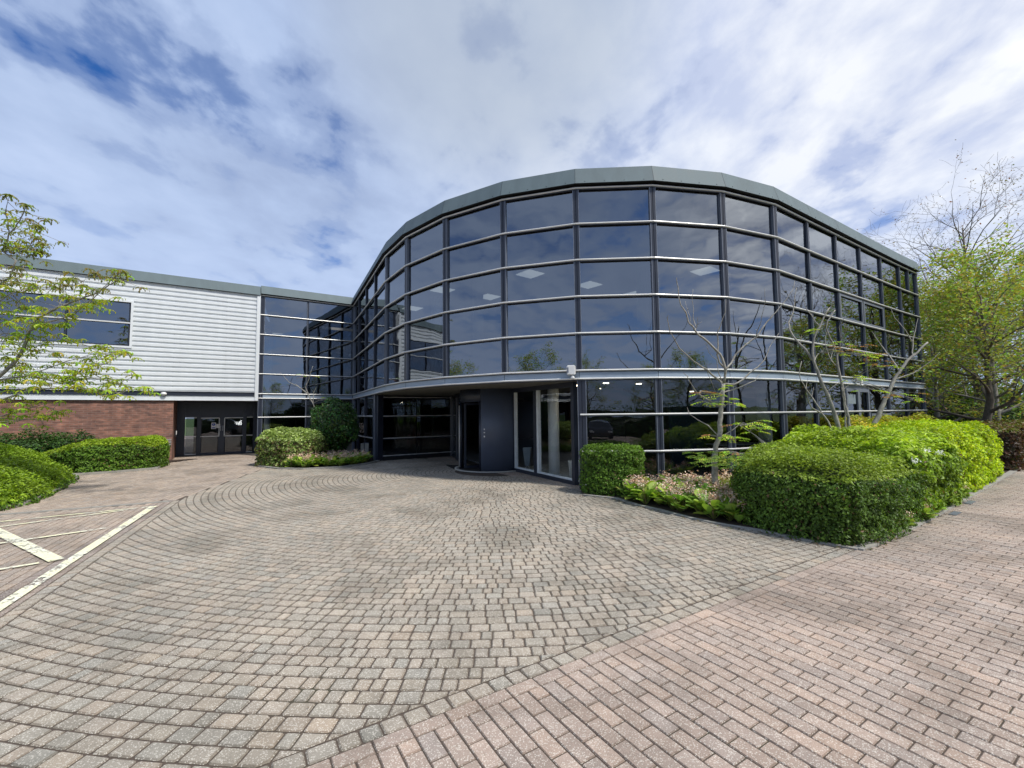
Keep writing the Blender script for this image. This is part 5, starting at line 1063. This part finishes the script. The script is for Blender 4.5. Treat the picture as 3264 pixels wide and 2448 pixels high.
for k, (r, pts) in enumerate(TL):
    for i in range(len(pts) - 1):
        a, b = Vector(pts[i]), Vector(pts[i + 1]); L = (b - a).length; n = int(L / .07 + rn.random())
        if k in (0, 2) and i < 3: continue
        for _ in range(n):
            if rn.random() < .25: continue
            q0 = a + (b - a) * rn.random(); q = q0 + Vector((rn.gauss(0, .11), rn.gauss(0, .28), rn.gauss(.02, .08))); hi = q.z > 4.4; mb.tube([q0, q], [.006, .003], 4, caps=False, mi=1)
            fan(mb, q, rn, CB_ if hi and rn.random() < .7 else CG_, .95)
    for _ in range(2): fan(mb, Vector(pts[-1]) + Vector((rn.gauss(0, .03), rn.gauss(0, .03), .02)), rn, CB_ if pts[-1][2] > 4.4 else CG_)
mb.build('foliage', ['leaf', 'bark_pale'], tl)

# ================================================================== procedural trees
def grow_tree(name, label, base, height, spread, seed, leafn, leafs, cols, bark='bark_brown', r0=.13, group=None, dense=1.0, low=.28, lean=0.0, bare_top=0.0):
    rn = random.Random(seed); B = Vector(base); t = empty(name, label, 'tree', group, tuple(B)); tr = MB(); br = MB(); ends = []
    pts = [B.copy()]; p = B.copy(); nseg = 9
    for k in range(nseg): p = p + Vector((rn.gauss(lean, .05) * height * .1, rn.gauss(0, .05) * height * .1, height * .88 / nseg)); pts.append(p.copy())
    rad = [r0 * (1 - .86 * i / nseg) for i in range(nseg + 1)]; rad[0] *= 1.25; tr.tube(pts, rad, 8)
    def limb(p, d, L, r, depth):
        n = 5; P_ = [p.copy()]; q = p.copy(); dd = d.normalized()
        for k in range(n):
            dd = (dd + Vector((rn.gauss(0, .17), rn.gauss(0, .17), rn.gauss(.05, .12)))).normalized(); q = q + dd * (L / n); P_.append(q.copy())
            if depth < 3 and k > 0 and rn.random() < (.85 if depth < 2 else .6):
                sd = dd.cross(Vector((rn.gauss(0, 1), rn.gauss(0, 1), rn.gauss(0, 1)))).normalized(); limb(q, (dd * .75 + sd * .75), L * rn.uniform(.42, .62), r * (1 - .75 * k / n) * .6, depth + 1)
        br.tube(P_, [max(.004, r * (1 - .8 * i / n)) for i in range(n + 1)], 5 if depth < 2 else 4, caps=False)
        if depth >= 1: ends.extend(P_[2:])
        else: ends.extend(P_[3:])
    m = int(13 * dense)
    for k in range(m):
        f = low + (1 - low) * (k + rn.random()) / m; i = min(nseg - 1, int(f * nseg)); q = pts[i].lerp(pts[i + 1], f * nseg - i); a = k * 2.4 + rn.uniform(-.4, .4); el = .15 + .9 * f
        L = spread * (1.05 - .62 * abs(f - .42) * 1.3) * rn.uniform(.8, 1.1); limb(q, Vector((math.cos(a), math.sin(a), el)), L, r0 * (1 - .8 * f) * .55, 0)
    tr.build('trunk', bark, t, True); br.build('limb', bark, t, True); lf = MB()
    top = max(e.z for e in ends)
    for _ in range(leafn):
        e = rn.choice(ends)
        if bare_top and e.z > B.z + height * bare_top and rn.random() < .93: continue
        cl = math.sin(e.x * 2.1 + seed) * math.sin(e.y * 1.9) * math.sin(e.z * 2.3)
        if cl < -.35 and rn.random() < .6: continue
        q = e + Vector((rn.gauss(0, .20), rn.gauss(0, .20), rn.gauss(0, .13))); c = tuple(x * rn.uniform(.65, 1.3) for x in rn.choice(cols)); l = leafs * rn.uniform(.6, 1.25)
        lf.leaf(q, (rn.gauss(0, .5), rn.gauss(0, .5), 1), l, l * .6, c, rn)
    lf.build('crown', 'leaf', t); return t
def copy_tree(t, loc, rz, s, label):
    r = t.copy(); C.objects.link(r); r.location = loc; r.rotation_euler = (0, 0, rz); r.scale = (s, s, s); r['label'] = label
    for ch in list(t.children): c = ch.copy(); C.objects.link(c); c.parent = r
    return r
RT = 'trees right of the building'; SPR = [(.36, .44, .08), (.43, .50, .10), (.24, .32, .05), (.48, .52, .13)]; SPO = [(.34, .38, .05), (.42, .33, .08), (.22, .30, .03)]
g1 = grow_tree('leafy_tree', 'nearest leafy tree by the right edge, dark trunk above the brown hedge', (17.0, 16.0, 0), 6.6, 2.6, 71, 7600, .13, SPR, group=RT, r0=.15, low=.16, dense=1.4)
g2 = grow_tree('leafy_tree', 'spreading yellow green tree touching the end of the glass facade', (19.3, 20.3, 0), 6.3, 2.9, 72, 9500, .14, SPR, 'bark_pale', group=RT, r0=.13, low=.12, dense=1.5)
g3 = grow_tree('leafy_tree', 'pale trunked leafy tree just behind the nearest right tree', (19.2, 17.6, 0), 7.2, 2.7, 73, 6200, .14, SPR + SPO[:1], 'bark_pale', group=RT, r0=.14, low=.2, dense=1.3)
g4 = grow_tree('tall_bare_tree', 'tallest tree on the right, almost bare twigs against the sky', (23.6, 22.6, 0), 12.7, 5.0, 74, 1500, .11, [(.26, .15, .09), (.24, .19, .08)], group=RT, r0=.19, low=.3, dense=2.3)
g5 = grow_tree('leafy_tree', 'fine leaved tree with thin brown spring buds behind the building corner', (24.6, 27.5, 0), 9.6, 3.4, 75, 9000, .09, [(.15, .14, .04), (.12, .12, .04), (.2, .2, .05)], group=RT, r0=.16, low=.15, dense=1.8)
copy_tree(g2, (23.2, 24.2, 0), 4.4, 1.05, 'leafy tree with low branches just clear of the building corner'); copy_tree(g2, (25.5, 23.5, 0), 2.1, 1.15, 'taller leafy tree in the second row at the right edge'); copy_tree(g3, (22.5, 19.0, 0), 4.0, 1.1, 'leafy tree at the right edge behind the brown hedge')
copy_tree(g2, (29.5, 30.5, 0), .8, 1.35, 'distant leafy tree deepest between the right hand trees'); copy_tree(g1, (25.5, 30.5, 0), 3.3, 1.3, 'leafy tree low behind the end of the building')
copy_tree(g1, (29.5, 18.8, 0), 1.0, 1.1, 'leafy tree beyond the right edge mirrored in the glass flank'); copy_tree(g3, (27.5, 15.0, 0), 5.2, .95, 'large leafy tree outside the right edge mirrored in the glass'); copy_tree(g2, (33, 14.5, 0), 2.7, 1.1, 'wide leafy tree far right mirrored in the end panes'); copy_tree(g4, (29.5, 15.5, 0), .5, .85, 'bare tree mirrored in the upper right panes')
# tree line and parked cars behind the viewer (they show in the glass)
BT = 'trees behind the car park mirrored in the glass'
for k, (x, y, s, src) in enumerate(((-32, -24, 1.0, g1), (-24, -27, .95, g2), (-16.5, -25, .85, g3), (-9, -29, .9, g1), (-2, -27, .8, g2), (4.5, -30, .9, g3), (11, -28, .85, g1), (18, -30, .95, g2), (25, -26, .9, g3), (33, -22, 1.1, g1), (39, -12, 1.1, g2), (-38, -14, 1.1, g3), (-36, -2, 1.0, g2))):
    copy_tree(src, (x, y, 0), k * 1.3, s, 'leafy tree number %s along the far side of the car park' % ('one two three four five six seven eight nine ten eleven twelve thirteen'.split()[k]))['group'] = BT
copy_tree(g1, (-7.5, -3.5, 0), 1.9, .72, 'small leafy tree close behind the viewer, mirrored above the entrance')['group'] = BT
hedge('background_hedge', 'long dark hedge along the far side of the car park', 'hedge', [(-40, -22), (40, -22), (42, -18.5), (41, -18), (-40, -20.5)], lambda x, y: 1.7 + .2 * math.sin(x * .7), .16, 25, DG, 29, .4, rough=.3, wobble=.25)
# parked cars
def car(name, label, loc, rz, paint, est=False):
    t = empty(name, label, 'car', 'cars parked behind the viewer'); W = .86
    prof = [(-2.1, .35), (-2.15, .62), (-2.02, .88), (-1.25, .97), (-.62, 1.38), (.15, 1.46), (1.05, 1.42) if not est else (1.6, 1.44), (1.72, 1.02) if not est else (2.0, 1.02), (2.05, .92), (2.12, .6), (2.05, .35)]
    def wid(x, z): return W * (1 - .20 * max(0, (z - .95)) / .5) * (1 - .10 * max(0, abs(x) - 1.5) / .6)
    mb = MB(); n = len(prof)
    L_ = [(x, -wid(x, z), z) for x, z in prof]; R_ = [(x, wid(x, z), z) for x, z in prof]
    for i in range(n): j = (i + 1) % n; mb.face([L_[i], R_[i], R_[j], L_[j]])
    low_ = [0, 1, 2, 3, 7, 8, 9, 10]
    mb.face([L_[i] for i in low_]); mb.face([R_[i] for i in reversed(low_)]); mb.face([L_[i] for i in (3, 4, 5, 6, 7)]); mb.face([R_[i] for i in (7, 6, 5, 4, 3)])
    body = mb.build('body', paint, t); bm = bmesh.new(); bm.from_mesh(body.data); bmesh.ops.remove_doubles(bm, verts=bm.verts, dist=1e-4); bmesh.ops.recalc_face_normals(bm, faces=bm.faces); bmesh.ops.bevel(bm, geom=bm.edges[:], offset=.05, segments=2, affect='EDGES'); bm.to_mesh(body.data); bm.free()
    mb = MB()
    for s in (-1, 1):
        q = [(-1.0, 1.0), (-.52, 1.34), (.14, 1.40), (.14, 1.0)]; q2 = [(.22, 1.0), (.22, 1.40), (.98, 1.36), (1.45, 1.02)]
        for g in (q, q2): f = [(x, s * (wid(x, z) + .012), z) for x, z in g]; mb.face(f if s < 0 else f[::-1])
    mb.build('side_window', 'car_glass', t); mb = MB(); mb.face([(-1.18, -.70, 1.03), (-1.18, .70, 1.03), (-.68, .62, 1.37), (-.68, -.62, 1.37)]); mb.build('windscreen', 'car_glass', t)
    for x in (-1.3, 1.3):
        for s in (-1, 1):
            mb = MB(); mb.tube([(x, s * .64, .31), (x, s * .84, .31)], .31, 20); wl = mb.build('wheel', 'tyre', t, False); mb = MB(); mb.tube([(x, s * .80, .31), (x, s * .855, .31)], .19, 12); mb.build('rim', 'brushed_metal', wl)
    for s in (-1, 1):
        mb = MB(); mb.box((-2.165, s * .62 - .14, .62), (.05, 0, 0), (0, .28, 0), (0, 0, .13)); mb.build('headlight', 'lamp_clear', t); mb = MB(); mb.box((2.07, s * .62 - .12, .68), (.05, 0, 0), (0, .24, 0), (0, 0, .14)); mb.build('rear_light', 'lamp_red', t)
        mb = MB(); mb.box((-.85, s * .92 - .08, .98), (.1, 0, 0), (0, .16, 0), (0, 0, .1)); mb.build('door_mirror', paint, t)
    t.location = loc; t.rotation_euler = (0, 0, rz); return t
car('parked_car', 'white parked car mirrored in the brick recess doors', (-3.5, -13.5, 0), R(80), 'car_white'); car('parked_car', 'dark parked car mirrored left of the first ground floor post', (4.2, -14, 0), R(-86), 'car_dark', True)
car('parked_car', 'silver parked car mirrored beside the dark one', (9.5, -13, 0), R(95), 'car_silver'); car('parked_car', 'white estate car in the far row mirrored beside the revolving door', (-10.5, -15, 0), R(84), 'car_white', True)
far = car('parked_car', 'pale car parked far off under the right hand trees', (33.5, 33.0, 0), R(20), 'car_silver'); far['group'] = 'cars parked beyond the hedges'; 
f2 = car('parked_car', 'white car parked under the trees at the right edge', (29.0, 27.0, 0), R(35), 'car_white'); f2['group'] = 'cars parked beyond the hedges'

# scattered litter along the kerbs, in the recess and across the forecourt
mb = MB(); rn = random.Random(77)
def scat(poly, i0, i1, n, w):
    for _ in range(n):
        i = rn.randrange(i0, i1); a = Vector(poly[i]); b = Vector(poly[i + 1]); q = a.lerp(b, rn.random()); nn = (b - a).normalized(); nn = Vector((nn.y, -nn.x)); q = q + nn * abs(rn.gauss(0, w)) * (1 if not inside(tuple(q + nn * .05), poly) else -1)
        mb.leaf(v3(q, ZT + rn.uniform(.004, .012)), (rn.gauss(0, .3), rn.gauss(0, .3), 1), rn.uniform(.015, .045), rn.uniform(.01, .025), rn.choice(((.16, .10, .05), (.22, .15, .08), (.10, .07, .04), (.18, .20, .06))), rn)
scat(bedR, 1, 13, 420, .10); scat(bedM, 0, 6, 160, .12); scat(bedL, 0, 6, 160, .12)
for _ in range(70): q = Vector((rn.uniform(-7, 8), rn.uniform(2.5, 12))); mb.leaf(v3(q, ZT + .01), (rn.gauss(0, .3), rn.gauss(0, .3), 1), rn.uniform(.015, .035), rn.uniform(.01, .02), rn.choice(((.16, .10, .05), (.22, .15, .08), (.10, .07, .04))), rn)
tag(mb.build('leaf_litter', 'leaf'), 'thin scatter of small dry brown leaves along the kerbs', 'leaf litter', kind='stuff')
